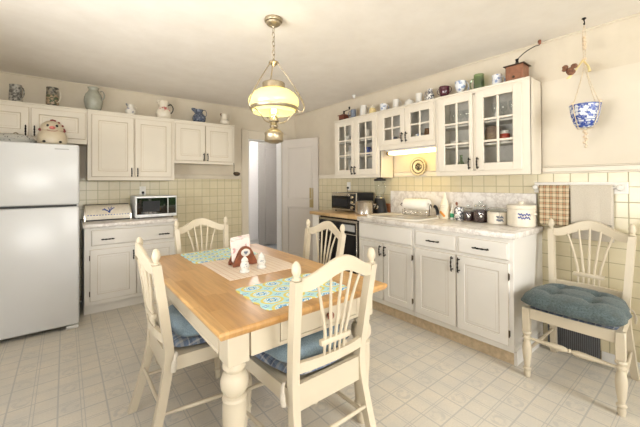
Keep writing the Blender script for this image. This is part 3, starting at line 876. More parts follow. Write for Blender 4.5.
def make_chair(label):
    c = thing('dining_chair', label, 'chair', group='ivory wheat-back dining chairs')
    m = M['chair']
    for s in (-1, 1):       # rear leg and back post in one piece, finial on top
        mb = MB()
        path = curve_pts([(s*.220, -.030, .0005), (s*.207, .026, .20), (s*.194, .068, .44), (s*.202, .052, .62), (s*.218, .008, .92)], 6)
        loft(mb, path, .018, .021)
        mb.build('rear_leg', m, c, world=False, sharp=30)
        o = [ch for ch in c.children if ch.name.startswith('rear_leg')][-1]
        mb = MB(); mb.lathe([(.013, .9195), (.019, .924), (.019, .930), (.012, .935), (.014, .942), (.0195, .955), (.0200, .966), (.0165, .982), (.009, .995), (1e-5, 1.0)], (s*.218, .008, 0), 16)
        mb.build('finial', m, o, world=False)
    # crest rail
    mb = MB(); n = 24; x0 = .200
    rows = []
    for i in range(n+1):
        x = -x0 + 2*x0*i/n; q = abs(x)/x0
        w = (.5+.5*math.cos(PI*min(1, q*1.04)))**.85
        zt = .930 + .070*w; zb = .876 + .060*w - .006*math.sin(PI*q)
        y = by(zt) + bow(x)
        rows.append([(x, y-.010, zb), (x, y-.010, zt-.003), (x, y-.006, zt), (x, y+.006, zt), (x, y+.010, zt-.003), (x, y+.010, zb)])
    vs = [[mb._v(p) for p in r] for r in rows]
    for a, b in zip(vs, vs[1:]):
        for i in range(6):
            j = (i+1) % 6; mb.bm.faces.new((a[i], a[j], b[j], b[i]))
    mb.bm.faces.new(vs[0]); mb.bm.faces.new(vs[-1][::-1])
    mb.build('crest_rail', m, c, world=False, sharp=50)
    # lower back rail
    mb = MB(); vs = []
    for i in range(17):
        x = -.188 + .376*i/16; y = by(.55)+bow(x); d = .006*(1-(x/.188)**2)
        vs.append([mb._v(p) for p in ((x, y-.010, .520+d), (x, y-.010, .566-d*.0), (x, y+.010, .566), (x, y+.010, .520+d))])
    for a, b in zip(vs, vs[1:]):
        for i in range(4):
            j = (i+1) % 4; mb.bm.faces.new((a[i], a[j], b[j], b[i]))
    mb.bm.faces.new(vs[0]); mb.bm.faces.new(vs[-1][::-1]); mb.build('lower_rail', m, c, world=False, sharp=50)
    for k in range(-2, 3):
        mb = MB()
        xb, xc, xt = k*.028, k*.029, k*.062
        zt = .930+.070*(.5+.5*math.cos(PI*abs(xt)/.2)) - .05
        pts = curve_pts([(xb, by(.55)+bow(xb), .560), (xc, by(.625)+bow(xc), .625), (xc*1.12, by(.68)+bow(xc), .68), (xc+(xt-xc)*.48, by(.79)+bow(xt), .79), (xt, by(zt)+bow(xt), zt)], 5)
        nn = len(pts); mb.tube(pts, [.0055+.0022*math.sin(PI*i/(nn-1)) for i in range(nn)], 8)
        mb.build('spindle', m, c, world=False)
    mb = MB(); y = by(.625)+bow(0)
    mb.box(-.085, .085, y-.0125, y+.0125, .612, .638, .006, seg=2); mb.build('spindle_bar', m, c, world=False)
    # seat frame
    zf0, zf1 = .385, .452
    mb = MB(); mb.prism([(-.176, .055), (.176, .055), (.180, .077), (-.180, .077)], .358, .470, 'z'); mb.build('back_apron', m, c, world=False)
    mb = MB(); mb.box(-.206, .206, .462, .484, zf0, zf1, .002); mb.build('front_apron', m, c, world=False)
    for s in (-1, 1):
        mb = MB(); mb.prism([(s*.212, .086), (s*.194, .086), (s*.214, .456), (s*.232, .456)], zf0, zf1, 'z'); mb.build('side_apron', m, c, world=False)
    mb = MB(); mb.prism([(-.176, .078), (.176, .078), (.193, .10), (.212, .460), (-.212, .460), (-.193, .10)], .440, .4515, 'z'); mb.build('seat', m, c, world=False)
    prof = [(.015, .300), (.024, .297), (.0275, .288), (.024, .279), (.0165, .273), (.0165, .268), (.0245, .262), (.0245, .254), (.0175, .246), (.0185, .235), (.0255, .205), (.0275, .180), (.0255, .150), (.0205, .105), (.0165, .075), (.0155, .066), (.023, .060), (.024, .052), (.0175, .045), (.0165, .040), (.0205, .030), (.0185, .012), (.0150, .0005)]
    for s in (-1, 1):
        mb = MB(); x, y = s*.2275, .474
        mb.box(x-.0208, x+.0208, y-.0208, y+.0208, .300, .4515, .003); mb.lathe(prof, (x, y, 0), 18); mb.build('front_leg', m, c, world=False)
    mb = MB(); L_ = .206
    mb.tube([(x, .474, .255+.0) for x in [-L_, -L_*.86, -L_*.62, -L_*.36, -L_*.17, -L_*.08, -L_*.045, 0, L_*.045, L_*.08, L_*.17, L_*.36, L_*.62, L_*.86, L_]], [.008, .009, .012, .017, .0175, .012, .0085, .014, .0085, .012, .0175, .017, .012, .009, .008], 12)
    mb.build('front_stretcher', m, c, world=False)
    for s in (-1, 1):
        mb = MB(); a = V((s*.2275, .456, .165)); b = V((s*.209, .037, .19))
        mb.tube([a + (b-a)*k/8 for k in range(9)], [.007+.0045*math.sin(PI*k/8) for k in range(9)], 10); mb.build('side_stretcher', m, c, world=False)
    mb = MB(); mb.tube([(s_*.04*1, by(.20)*1.0+.0, .24) for s_ in (-4.75, -3, 0, 3, 4.75)], [.007, .009, .0105, .009, .007], 10); mb.build('back_stretcher', m, c, world=False)
    return c
CH = [((-2.115, -3.470, 0), 0.0, 'ivory wheat-back chair seen from behind, pulled up to the drawer end of table', 1.0),
      ((-2.720, -2.610, 0), -PI/2, 'ivory wheat-back chair on the refrigerator side of the table', 1.0),
      ((-2.090, -1.600, 0), PI, 'ivory wheat-back chair at the far table end, before the tiled wall', 1.0),
      ((-1.405, -2.510, 0), PI/2, 'ivory wheat-back chair on the dishwasher side of the table', 1.0),
      ((-.124, -3.920, 0), PI/2, 'ivory wheat-back chair against the tiled wall under the towels', 1.03)]
chair0 = make_chair(CH[0][2]); chair0.location = CH[0][0]
for loc, rz, lab, sc in CH[1:]:
    dup(chair0, loc, rz, lab, sc, 'ivory wheat-back dining chairs')

def cushion_bm(hw0, hw1, y0, y1, z, th, wav=.0, tuft=True, dimple=.5, n=28, p=.5):
    """a stuffed pad: hw0/hw1 half widths at the back/front"""
    mb = MB()
    def pos(u, v, side):
        a, b = 2*u-1, 2*v-1
        # square to rounded square
        r = max(abs(a), abs(b)); e = .42
        sa = a*math.sqrt(1 - e*b*b/2); sb = b*math.sqrt(1 - e*a*a/2)
        k = (sb+1)/2
        hw = hw0 + (hw1-hw0)*k
        ww = 1 + wav*math.cos(3*PI*sa)*abs(sb)**6*.6 + 0
        x = sa*hw*(1 + wav*math.cos(3*PI*sb)*abs(sa)**6); y = (y0+y1)/2 + sb*(y1-y0)/2*ww
        edge = (1 - min(1, max(abs(a), abs(b)))**6)
        prof = max(0.0, 1-abs(a)**5)**p*max(0.0, 1-abs(b)**5)**p
        h = th*prof
        if tuft and side > 0:
            for tx in (-.38, .38):
                for ty in (-.36, .36):
                    d2 = ((a-tx)**2 + (b-ty)**2)
                    h -= th*dimple*math.exp(-d2/.012)
                    h -= th*dimple*.35*math.exp(-min((a-tx)**2, (b-ty)**2)/.006)*math.exp(-d2/.16)
        return (x, y, z + th*.35 + h*.65) if side > 0 else (x, y, z + th*.35*(1-prof))
    mb.grid(lambda u, v: pos(u, v, 1), n, n); mb.grid(lambda u, v: pos(v, u, -1) if False else pos(u, v, -1), n, n)
    bm_merge(mb, 2e-4)
    return mb
def ties(mb, pts): mb.tube(curve_pts(pts, 5), .004, 6)
def pad_set(idx, mat, lab_pad, lab_c, dims, pad_dims, pt=.048):
    loc, rz, _, sc = CH[idx]
    zp = .4525
    p = thing('seat_pad', lab_pad, 'seat pad', (loc[0], loc[1], 0), rz); p.scale = (sc,)*3
    cushion_bm(*pad_dims, zp, pt, tuft=False).build('pad', M['padplaid'], p, world=False, sharp=70)
    for s in (-1, 1):
        mb = MB(); mb.tube(curve_pts([(s*.172, .100, zp+.014), (s*.222, .098, zp+.022), (s*.238, .085, zp-.015), (s*.236, .080, zp-.060)], 5), [.004]*5+[.009]*5+[.013]*6, 8, flat=.45)
        mb.build('tie', M['towelbeige'], p, world=False, sharp=80)
    q = cushion_bm(*dims[:4], zp+pt+.0008, dims[4], wav=.02).build('seat_cushion', mat, None, sharp=75)
    q.location = (loc[0], loc[1], 0); q.rotation_euler = (0, 0, rz); q.scale = (sc,)*3
    tag(q, lab_c, 'cushion')
pad_set(0, M['cushion'], 'blue plaid seat pad with cloth ties on the chair seen from behind', 'grey-blue tufted cushion on the chair at the drawer end of table', (.205, .240, .105, .535, .095), (.172, .240, .090, .515))
pad_set(1, M['cushion'], 'blue plaid seat pad on the chair on refrigerator side of table', 'grey-blue tufted cushion on the chair on refrigerator side of table', (.205, .240, .105, .52, .100), (.172, .240, .090, .515))
pad_set(4, M['cushion_teal'], 'blue plaid seat pad peeking out under grey-teal cushion by wall', 'grey-teal tufted cushion on the chair against the tiled wall', (.225, .275, .097, .560, .110), (.172, .240, .090, .505), .014)

# ------------------------------------------------------------------ things on the table
def scallop(x0, x1, y0, y1, nx, ny, d, k=6):
    pts = []
    def arc(a, b, n):
        a, b = V(a), V(b); t = (b-a)/n; nrm = V((t.y, -t.x)).normalized()
        for i in range(n):
            for j in range(k):
                f = j/k; pts.append(tuple(a + t*(i+f) + nrm*d*math.sin(PI*f)))
    arc((x0, y0), (x1, y0), nx); arc((x1, y0), (x1, y1), ny); arc((x1, y1), (x0, y1), nx); arc((x0, y1), (x0, y0), ny)
    return pts
ZM = TZ + .0005
mb = MB(); mb.prism(scallop(-2.365, -1.895, -3.295, -2.955, 6, 4, .010), ZM, ZM+.0035, 'z')
tag(mb.build('placemat', M['medallion'], sharp=60), 'blue and yellow medallion placemat at the drawer end of table', 'placemat', 'medallion placemats')
mb = MB(); mb.prism(scallop(-2.350, -1.880, -2.262, -1.900, 6, 4, .010), ZM, ZM+.0035, 'z')
tag(mb.build('placemat', M['medallion'], sharp=60), 'blue and yellow medallion placemat at the far table end behind napkins', 'placemat', 'medallion placemats')
mb = MB(); mb.box(-2.325, -1.845, -2.790, -2.285, ZM, ZM+.004, .0015)
tag(mb.build('placemat', M['woven']), 'beige woven check mat under napkin holder and shakers', 'placemat')
zt = ZM+.0045
hx, hy = -2.115, -2.500
t = thing('napkin_holder', 'red-brown arched wooden napkin holder with blue heart oval', 'napkin holder', (hx, hy, zt))
def arch(w, h, k=12):
    o = [(-w, 0), (-w*.5, 0), (-w*.44, h*.05), (w*.44, h*.05), (w*.5, 0), (w, 0), (w, h*.13), (w*.93, h*.22), (w*.80, h*.38), (w*.70, h*.55)]
    for i in range(k+1):
        a = PI*i/k*.86 + PI*.07
        o.append((w*.64*math.cos(a), h*.50 + h*.50*math.sin(a)))
    return o + [(-w*.70, h*.55), (-w*.80, h*.38), (-w*.93, h*.22), (-w, h*.13)]
for y in (hy-.045, hy+.030):
    mb = MB(); mb.prism([(hx+a, zt+b) for a, b in arch(.086, .128)], y, y+.014, 'y', bev=.0025); s_ = mb.build('side_panel', M['walnut'], t)
    if y < hy:
        mb = MB(Matrix.Translation((hx, y-.0004, zt+.086))); mb.lathe([(1e-5, -.003), (.030, -.0025), (.033, 0)], (0,0,0), 24, axis='y', sx=.76, sy=.98)
        ov = mb.build('oval', M['porc'], s_)
        mb = MB(Matrix.Translation((hx, y-.004, zt+.086)))
        hp = [(16*math.sin(a)**3/16*.014, (13*math.cos(a)-5*math.cos(2*a)-2*math.cos(3*a)-math.cos(4*a))/16*.014) for a in [2*PI*i/24 for i in range(24)]]
        mb.prism(hp, -.0008, 0, 'y'); mb.build('heart', M['bluemug'], ov)
mb = MB(); mb.box(hx-.078, hx+.078, hy-.0305, hy+.0295, zt+.012, zt+.022); mb.build('base', M['walnut'], t)
for k in range(3):
    R = Matrix.Rotation(math.radians(-9 + 2*k), 3, 'Y') @ Matrix.Rotation(math.radians(4), 3, 'X')
    mb = MB(Matrix.Translation((hx-.012+.004*k, hy-.018+.016*k, zt+.035)))
    mb.box(-.068, .068, -.0045, .0045, 0, .145+.006*k, .002, R=R)
    tag(mb.build('napkin', M['napkin']), ['pink-printed paper napkin at the front of the wooden holder', 'pink-printed paper napkin in the middle of the wooden holder', 'tallest pink-printed paper napkin at the back of the wooden holder'][k], 'napkin', 'napkins in the holder')
for (x, y, lab) in ((-2.190, -2.690, 'white ceramic shaker with blue sprig, standing in front of the holder'), (-2.062, -2.665, 'white ceramic shaker with blue sprig, beside the holder toward the dishwasher')):
    s_ = thing('shaker', lab, 'shaker', (x, y, zt), group='salt and pepper shakers')
    mb = MB(); mb.lathe([(.027, 0), (.030, .003), (.0305, .012), (.0215, .020), (.0215, .024), (.0275, .032), (.0285, .044), (.024, .057), (.0185, .065), (.021, .068), (.022, .072)], (x, y, zt), 20); mb.build('body', M['porc'], s_)
    mb = MB(); mb.lathe([(.022, .0723), (.0185, .082), (.010, .091), (.006, .094), (.0065, .098), (1e-5, .1005)], (x, y, zt), 20); mb.build('lid', M['porc'], s_)
    mb = MB()
    for k in range(7):
        a = -PI/2 - .35 + random.uniform(-.38, .38); h = .043 + random.uniform(-.010, .012)
        rr = .0282
        mb.ball((x+(rr-.0022)*math.cos(a), y+(rr-.0022)*math.sin(a), zt+h), .0030, 6, sc=(1, 1, 1.2))
    mb.build('sprig', M['bluemug'], s_)

# ------------------------------------------------------------------ pendant lamp over the table
lx, ly = -1.919, -2.584
t = thing('pendant_lamp', 'brass oil-lamp style pendant with yellow glass shade hung over the table', 'lamp', (lx, ly, 2.45))
mb = MB(); mb.lathe([(.062, 2.4515), (.064, 2.440), (.060, 2.430), (.050, 2.426), (.047, 2.414), (.030, 2.402), (.012, 2.397), (.008, 2.388)], (lx, ly, 0), 28); mb.build('canopy', M['brass'], t)
mb = MB(); z = 2.388; k = 0
while z > 2.165:
    p = []
    for i in range(12):
        a = 2*PI*i/12; w, h = .0095*math.cos(a), .020*math.sin(a)
        p.append((lx+w, ly, z-.016+h) if k % 2 else (lx, ly+w, z-.016+h))
    mb.tube(p, .0026, 6, closed=True); z -= .031; k += 1
mb.build('chain', M['brass'], t)
mb = MB(); mb.lathe([(.010, 2.165), (.016, 2.158), (.034, 2.152), (.036, 2.142), (.022, 2.136), (.010, 2.122), (1e-5, 2.118)], (lx, ly, 0), 22); mb.build('crown', M['brass'], t)
yaw = -.6712
for deg in (-8, 112, 232):
    a = math.radians(deg)+yaw; ca, sa = math.cos(a), math.sin(a)
    pts = [(lx+r*ca, ly+r*sa, z) for r, z in ((.026, 2.142), (.055, 2.105), (.10, 2.040), (.155, 1.955), (.196, 1.885), (.214, 1.835), (.208, 1.805), (.188, 1.798), (.172, 1.812), (.168, 1.822))]
    mb = MB(); mb.tube(curve_pts(pts, 4), .0042, 8)
    mb.tube(curve_pts([(lx+r*ca, ly+r*sa, z) for r, z in ((.186, 1.800), (.150, 1.792), (.115, 1.765), (.085, 1.735), (.050, 1.725), (.030, 1.728))], 4), .0038, 8)
    mb.build('arm', M['brass'], t)
mb = MB(); mb.lathe([(.074, 1.962), (.078, 1.966), (.078, 2.000), (.073, 2.006), (.066, 2.006), (.068, 1.966)], (lx, ly, 0), 30, cap=False); mb.build('shade_collar', M['brass'], t)
mb = MB(); mb.lathe([(.068, 1.961), (.087, 1.957), (.118, 1.946), (.148, 1.926), (.167, 1.900), (.174, 1.875), (.171, 1.853), (.160, 1.832), (.148, 1.812), (.140, 1.796)], (lx, ly, 0), 44, cap=False); mb.build('shade', M['shade'], t, sharp=80)
mb = MB(); mb.lathe([(.164, 1.836), (.168, 1.833), (.166, 1.822), (.158, 1.812), (.154, 1.813), (.160, 1.824)], (lx, ly, 0), 44, cap=False)
mb.bm.faces.ensure_lookup_table(); mb.build('shade_band', M['brass'], t)
mb = MB(); mb.lathe([(.026, 1.752), (.030, 1.760), (.034, 1.785), (.030, 1.812), (.020, 1.845), (.017, 1.90), (.018, 1.96)], (lx, ly, 0), 20, cap=False); mb.build('chimney', M['clear'], t)
mb = MB(); mb.ball((lx, ly, 1.812), .020, 14, sc=(1, 1, 1.25)); mb.build('bulb', M['bulb'], t)
mb = MB(); mb.lathe([(.010, 1.790), (.030, 1.752), (.036, 1.746), (.036, 1.738), (.022, 1.730), (.024, 1.714), (.030, 1.708), (.030, 1.700), (.022, 1.692)], (lx, ly, 0), 24); mb.build('burner', M['brass'], t)
mb = MB(); mb.lathe([(.022, 1.6915), (.030, 1.684), (.056, 1.668), (.064, 1.660), (.066, 1.650), (.063, 1.645), (.064, 1.612), (.066, 1.604), (.060, 1.597), (.036, 1.592), (.030, 1.586), (1e-5, 1.583)], (lx, ly, 0), 28); mb.build('font', M['brass'], t)

def light(name, kind, loc, energy, color=(1,1,1), size=None, size_y=None, rot=None, parent=None):
    d = bpy.data.lights.new(name, kind); d.energy = energy; d.color = color
    o = bpy.data.objects.new(name, d); COL.objects.link(o); o.location = loc
    if kind == 'AREA':
        d.shape = 'RECTANGLE'; d.size = size; d.size_y = size_y
    elif size: d.shadow_soft_size = size
    if rot: o.rotation_euler = rot
    if parent: o.parent = parent; o.location = V(loc) - parent.location
    return o
light('lamp_glow', 'POINT', (lx, ly, 1.865), 2.5, (1.0, .84, .56), .03, parent=t)

# ------------------------------------------------------------------ hanging bowl
px, py = -.216, -3.925
t = thing('plant_hanger', 'beaded cord hanger with hook holding the blue painted bowl', 'hanger', (px, py, 2.45))
mb = MB(); mb.lathe([(.012, 2.4515), (.014, 2.446), (.005, 2.440), (.004, 2.432)], (px, py, 0), 12)
mb.tube(curve_pts([(px, py, 2.436), (px+.012, py, 2.424), (px+.012, py, 2.410), (px, py, 2.404), (px-.010, py, 2.412)], 5), .0035, 8); mb.build('hook', M['iron'], t)
mb = MB()
for s in (-1, 1): mb.tube(curve_pts([(px, py, 2.404), (px, py+s*.008, 2.34), (px, py+s*.006, 2.22), (px, py+s*.003, 2.12)], 4), .0028, 6)
mb.build('cord', M['rope'], t)
for z, r in ((2.318, .011), (2.298, .013), (2.277, .014), (2.255, .013), (2.236, .011), (2.165, .013), (2.145, .011)):
    mb = MB(); mb.ball((px, py, z), r, 12, sc=(1, 1, .85)); mb.build('bead', M['bead'], t)
for k in range(4):
    a = PI/4 + k*PI/2 + .3; c_, s_ = math.cos(a), math.sin(a)
    mb = MB(); mb.tube(curve_pts([(px, py, 2.125), (px+.03*c_, py+.03*s_, 2.02), (px+.086*c_, py+.086*s_, 1.868), (px+.099*c_, py+.099*s_, 1.842), (px+.093*c_, py+.093*s_, 1.79), (px+.072*c_, py+.072*s_, 1.722), (px+.056*c_, py+.056*s_, 1.684), (px+.025*c_, py+.025*s_, 1.677), (px, py, 1.668)], 4), .0028, 6); mb.build('strand', M['rope'], t)
    mb = MB(); mb.ball((px+.102*c_, py+.102*s_, 1.848), .009, 8); mb.build('bead', M['bead'], t)
for k, z in enumerate((1.660, 1.642, 1.622, 1.602, 1.582)):
    mb = MB(); mb.ball((px+.004*(-1)**k, py+.005*(-1)**k, z), .012, 10, sc=(1, 1, .85)); mb.build('bead', M['bead'], t)
mb = MB(); mb.tube(curve_pts([(px, py, 1.59), (px+.003, py-.004, 1.565), (px-.002, py+.002, 1.545)], 4), [.004]*4+[.008]*4+[.003], 8); mb.build('tassel', M['rope'], t)
mb = MB(); mb.lathe([(1e-5, 1.684), (.045, 1.685), (.048, 1.692), (.062, 1.715), (.078, 1.765), (.086, 1.82), (.088, 1.845), (.084, 1.845), (.082, 1.82), (.072, 1.765), (.050, 1.71), (1e-5, 1.70)], (px, py, 0), 36, m=0, cap=False)
tb = thing('hanging_bowl', 'blue and white painted bowl hung on cords by the wall', 'bowl', (px, py, 1.684))
mb.build('bowl', M['bowlblue'], tb, sharp=60)
for z0, z1, r0, r1 in ((1.716, 1.722, .0632, .0655), (1.733, 1.737, .0690, .0705), (1.838, 1.8435, .0884, .0886), (1.692, 1.700, .0490, .0540)):
    mb = MB(); mb.lathe([(r0, z0), (r0+.0008, z0), (r1+.0008, z1), (r1, z1)], (px, py, 0), 36, cap=False); mb.build('painted_band', M['bluedecal'], tb)
t = thing('dried_bundle', 'bundle of dried brown flower heads with yellow straw tied to hanger cord', 'dried flowers', (px-.03, py+.04, 2.09))
for k in range(9):
    mb = MB(); mb.ball((px-.055+random.uniform(-.035, .015), py+.062+random.uniform(-.035, .04), 2.085+random.uniform(-.025, .03)), random.uniform(.014, .022), 7, sc=(1, 1, .8))
    mb.build('flower_head', M['dried'], t, sharp=10)
mb = MB()
for k in range(3): mb.tube([(px-.022, py+.006-.004*k, 2.155), (px-.066-.004*k, py+.04, 2.075), (px-.084, py+.070+.006*k, 2.030)], .0045, 6)
mb.build('straw', M['straw'], t)
mb = MB(); mb.tube([(px-.040, py-.035, 2.06), (px-.040, py-.028, 2.10), (px-.024, py-.004, 2.14)], [.010, .007, .005], 7); mb.build('seed_pod', M['straw'], t)
# ------------------------------------------------------------------ small ware helpers
def cup_body(mb, c, prof, th=.0035, seg=22):
    """outside profile from foot to rim, then back down inside"""
    z0 = prof[0][1]
    ins = [(max(.002, r-th), z) for r, z in reversed(prof) if z > z0+.006]
    mb.lathe([(1e-5, z0)] + prof + ins + [(1e-5, z0+.007)], c, seg, cap=False)
def loop_handle(mb, c, ang, r0, za, zb, out, rad=.005, flat=.8):
    ca, sa = math.cos(ang), math.sin(ang)
    P_ = lambda r, z: (c[0]+r*ca, c[1]+r*sa, c[2]+z)
    mb.tube(curve_pts([P_(r0-.004, za), P_(r0+out*.6, za+(za-zb)*.04), P_(r0+out, za-(za-zb)*.35), P_(r0+out*.75, za-(za-zb)*.75), P_(r0-.004, zb)], 5), rad, 8, flat=flat)
def mug(name, label, cat, c, r, h, mat, ang, group=None, prof=None, hmat=None, hz=(.82, .2), out=None, hrad=.005):
    t = thing(name, label, cat, c, group=group)
    mb = MB(); cup_body(mb, c, prof or [(r*.86, 0), (r*.95, .004), (r, h*.2), (r, h*.9), (r*1.02, h)]); mb.build('body', M[mat], t)
    if ang is not None:
        mb = MB()
        rr = r if prof is None else min(prof, key=lambda q: abs(q[1] - h*hz[0]))[0]*.95
        loop_handle(mb, c, ang, rr, h*hz[0], h*hz[1], max(out or r*.8, .026), hrad); mb.build('handle', M[hmat or mat], t)
    return t
def sc(prof, r, h): return [(a*r, b*h) for a, b in prof]
JUG = [(.52, 0), (.58, .02), (.80, .12), (.98, .32), (1.0, .44), (.90, .60), (.66, .74), (.56, .84), (.60, .94), (.68, 1.0)]
ZT = 2.1105         # top of the back-wall cabinets
ya_ = -.165
dirR = -.67         # pointing along the picture's right
# --- on the back-wall cabinets
t = mug('stein', 'embossed pewter beer stein on the cabinet over the refrigerator', 'stein', (-3.438, ya_, ZT), .052, .185, 'pewter', dirR-.1, out=.050, hrad=.006, prof=sc([(1.05, 0), (1.08, .03), (.98, .08), (.96, .5), (.88, .88), (.92, .94), (.92, 1.0)], .052, .185))
t = mug('stein', 'painted beer stein with dark figures on the cabinet over the refrigerator', 'stein', (-3.158, ya_, ZT), .054, .208, 'stein', dirR-.1, out=.050, hrad=.006, hmat='cer_cream', prof=sc([(1.06, 0), (1.06, .05), (.97, .09), (.95, .5), (.90, .9), (.95, .95), (.93, 1.0)], .054, .208))
mb = MB(); mb.lathe([(.0519, .030), (.0535, .034), (.0525, .090), (.0520, .125), (.0505, .129)], (-3.158, ya_, ZT), 26, cap=False)
mb.build('relief_band', M['steinrelief'], t, sharp=70)
t = thing('pitcher', 'large grey-green stoneware pitcher on the tall back-wall cabinet', 'pitcher', (-2.806, ya_, ZT))
c = (-2.806, ya_, ZT)
mb = MB(); cup_body(mb, c, sc([(.60, 0), (.64, .02), (.86, .18), (1.0, .42), (.97, .58), (.80, .74), (.58, .83), (.52, .88), (.56, .95), (.64, 1.0)], .088, .272)); mb.build('body', M['cer_grey'], t)
mb = MB(); loop_handle(mb, c, dirR, .066, .225, .115, .055, .008); mb.build('handle', M['cer_grey'], t)
t = thing('creamer', 'small creamer with dark blue sprig on the tall back-wall cabinet', 'creamer', (-2.446, ya_, ZT)); c = (-2.446, ya_, ZT)
mb = MB(); cup_body(mb, c, sc(JUG, .056, .135)); mb.build('body', M['flowerware'], t)
mb = MB(); loop_handle(mb, c, dirR, .040, .118, .055, .030, .0045); mb.build('handle', M['cer_cream'], t)
mb = MB(); mb.tube([(c[0]-.026, c[1]+.02, c[2]+.125), (c[0]-.042, c[1]+.032, c[2]+.148)], [.014, .008], 8); mb.build('spout', M['bluemug'], t)
t = thing('pitcher', 'big cream pitcher with rose sprigs and black handle on back-wall cabinet', 'pitcher', (-2.086, ya_, ZT)); c = (-2.086, ya_, ZT)
mb = MB(); cup_body(mb, c, sc([(.72, 0), (.80, .03), (.97, .18), (1.0, .32), (.92, .46), (.72, .58), (.58, .66), (.56, .76), (.62, .90), (.60, 1.0)], .090, .232)); mb.build('body', M['cer_cream'], t)
mb = MB(); loop_handle(mb, c, dirR, .060, .180, .060, .058, .0075); mb.build('handle', M['blackglaze'], t)
mb = MB(); mb.tube(curve_pts([(c[0]-.025, c[1]+.02, c[2]+.20), (c[0]-.048, c[1]+.038, c[2]+.228), (c[0]-.060, c[1]+.048, c[2]+.246)], 4), [.036]*3+[.026]*3+[.020]*2+[.010], 12); mb.build('spout', M['cer_cream'], t)
mb = MB()
for k in range(12):
    a = random.uniform(-2.6, -.5); h = random.uniform(.10, .15); rr = .090*(.98 if h < .10 else .93-.75*(h-.10)/.06*.35)
    mb.ball((c[0]+rr*math.cos(a), c[1]+rr*math.sin(a), c[2]+h), random.uniform(.006, .011), 6)
mb.build('rose_sprig', M['pinkdecal'], t)
t = thing('pitcher', 'dark blue mottled pitcher on the short cabinet near the doorway', 'pitcher', (-1.650, ya_, ZT)); c = (-1.650, ya_, ZT)
mb = MB(); cup_body(mb, c, sc([(.62, 0), (.72, .03), (.95, .22), (1.0, .38), (.90, .55), (.62, .70), (.50, .80), (.56, .92), (.60, 1.0)], .086, .185)); mb.build('body', M['cer_blue'], t)
mb = MB(); loop_handle(mb, c, dirR, .050, .172, .070, .050, .0055); mb.build('handle', M['cer_blue'], t)
mb = MB(); mb.tube(curve_pts([(c[0]-.020, c[1]+.016, c[2]+.160), (c[0]-.050, c[1]+.04, c[2]+.185), (c[0]-.078, c[1]+.062, c[2]+.205)], 4), [.034]*3+[.026]*3+[.018]*2+[.010], 12); mb.build('spout', M['cer_blue'], t)
t = thing('pitcher', 'small cream two-handled jug at the doorway end of the short cabinet', 'pitcher', (-1.298, ya_, ZT)); c = (-1.298, ya_, ZT)
mb = MB(); cup_body(mb, c, sc([(.62, 0), (.72, .04), (.98, .20), (1.0, .38), (.84, .50), (.60, .58), (.62, .70), (.58, .86), (.66, 1.0)], .070, .168)); mb.build('body', M['cer_cream'], t)
mb = MB(); loop_handle(mb, c, dirR, .046, .172, .075, .038, .0045); loop_handle(mb, c, dirR+PI, .046, .165, .095, .026, .0045); mb.build('handle', M['cer_cream'], t)
mb = MB(); mb.tube([(c[0]-.028, c[1]+.022, c[2]+.155), (c[0]-.044, c[1]+.034, c[2]+.180)], [.020, .010], 10); mb.build('spout', M['brownmug'], t)
# --- on top of the refrigerator
ZR = 1.6705
t = thing('cookie_jar', 'round cream ceramic animal-face cookie jar on top of the refrigerator', 'cookie jar', (-3.146, -.66, ZR)); c = (-3.146, -.66, ZR)
mb = MB(); mb.lathe(sc([(1e-4, 0), (.80, 0), (.92, .04), (1.0, .22), (.96, .42), (.82, .56), (.76, .60)], .112, .215), c, 30); mb.build('body', M['jarcream'], t)
mb = MB(); mb.lathe([(.085, .130), (.089, .138), (.086, .165), (.073, .195), (.045, .218), (.02, .226), (1e-5, .228)], c, 30); hd_ = mb.build('head', M['jarcream'], t)
fd_ = V((-3.0532+3.146, -4.5233+.66, 0)).normalized(); sd_ = V((-fd_.y, fd_.x, 0))   # facing the room
def jp(a, r, h): q = fd_*math.cos(a)*r + sd_*math.sin(a)*r; return (c[0]+q.x, c[1]+q.y, c[2]+h)
for s in (-1, 1):
    mb = MB(); mb.ball(jp(s*.40, .082, .172), .0105, 10, sc=(1, 1, 1.2)); mb.build('eye', M['blackglaze'], hd_)
    mb = MB(); mb.ball(jp(s*1.25, .092, .135), .013, 10); mb.build('ear', M['reddecal'], hd_)
mb = MB(); mb.ball(jp(0, .088, .152), .020, 12, sc=(1.2, 1, .8)); mb.build('nose', M['pinkdecal'], hd_)
mb = MB(); mb.tube([jp(a, .0905, .132 - .012*math.cos(a*3.2)) for a in [-.42+.07*k for k in range(13)]], .0022, 6); mb.build('mouth', M['reddecal'], hd_)
for k, (a, r, h) in enumerate(((.15, .02, .229), (.45, .04, .222), (.85, .062, .206), (1.1, .082, .180), (1.25, .088, .150), (-.2, .035, .224))):
    mb = MB(); mb.ball(jp(a, r, h), .010, 8); mb.build('knob', M['reddecal'], hd_)
for s in (-1, 1):
    mb = MB(); mb.ball(jp(s*.55, .108, .026), .013, 8, sc=(1, 1, .8)); mb.build('paw', M['blackglaze'], t)
t = thing('covered_dish', 'grey speckled oval covered dish on the refrigerator beside cookie jar', 'dish', (-3.43, -.56, ZR)); c = (-3.43, -.56, ZR)
mb = MB(); mb.lathe([(1e-5, 0), (.120, 0), (.150, .010), (.168, .040), (.172, .044), (.165, .046)], c, 36, sx=1.0, sy=.66); mb.build('tray', M['mosaic'], t)
mb = MB(); mb.lathe([(.160, .0465), (.150, .062), (.115, .082), (.06, .093), (1e-5, .096)], c, 36, sx=1.0, sy=.66); ld_ = mb.build('lid', M['mosaic'], t)
for s in (-1, 1):
    mb = MB(); mb.tube(curve_pts([(c[0]+s*.165, c[1]-.03, ZR+.036), (c[0]+s*.187, c[1], ZR+.042), (c[0]+s*.165, c[1]+.03, ZR+.036)], 5), .006, 8); mb.build('handle', M['pewter'], t)
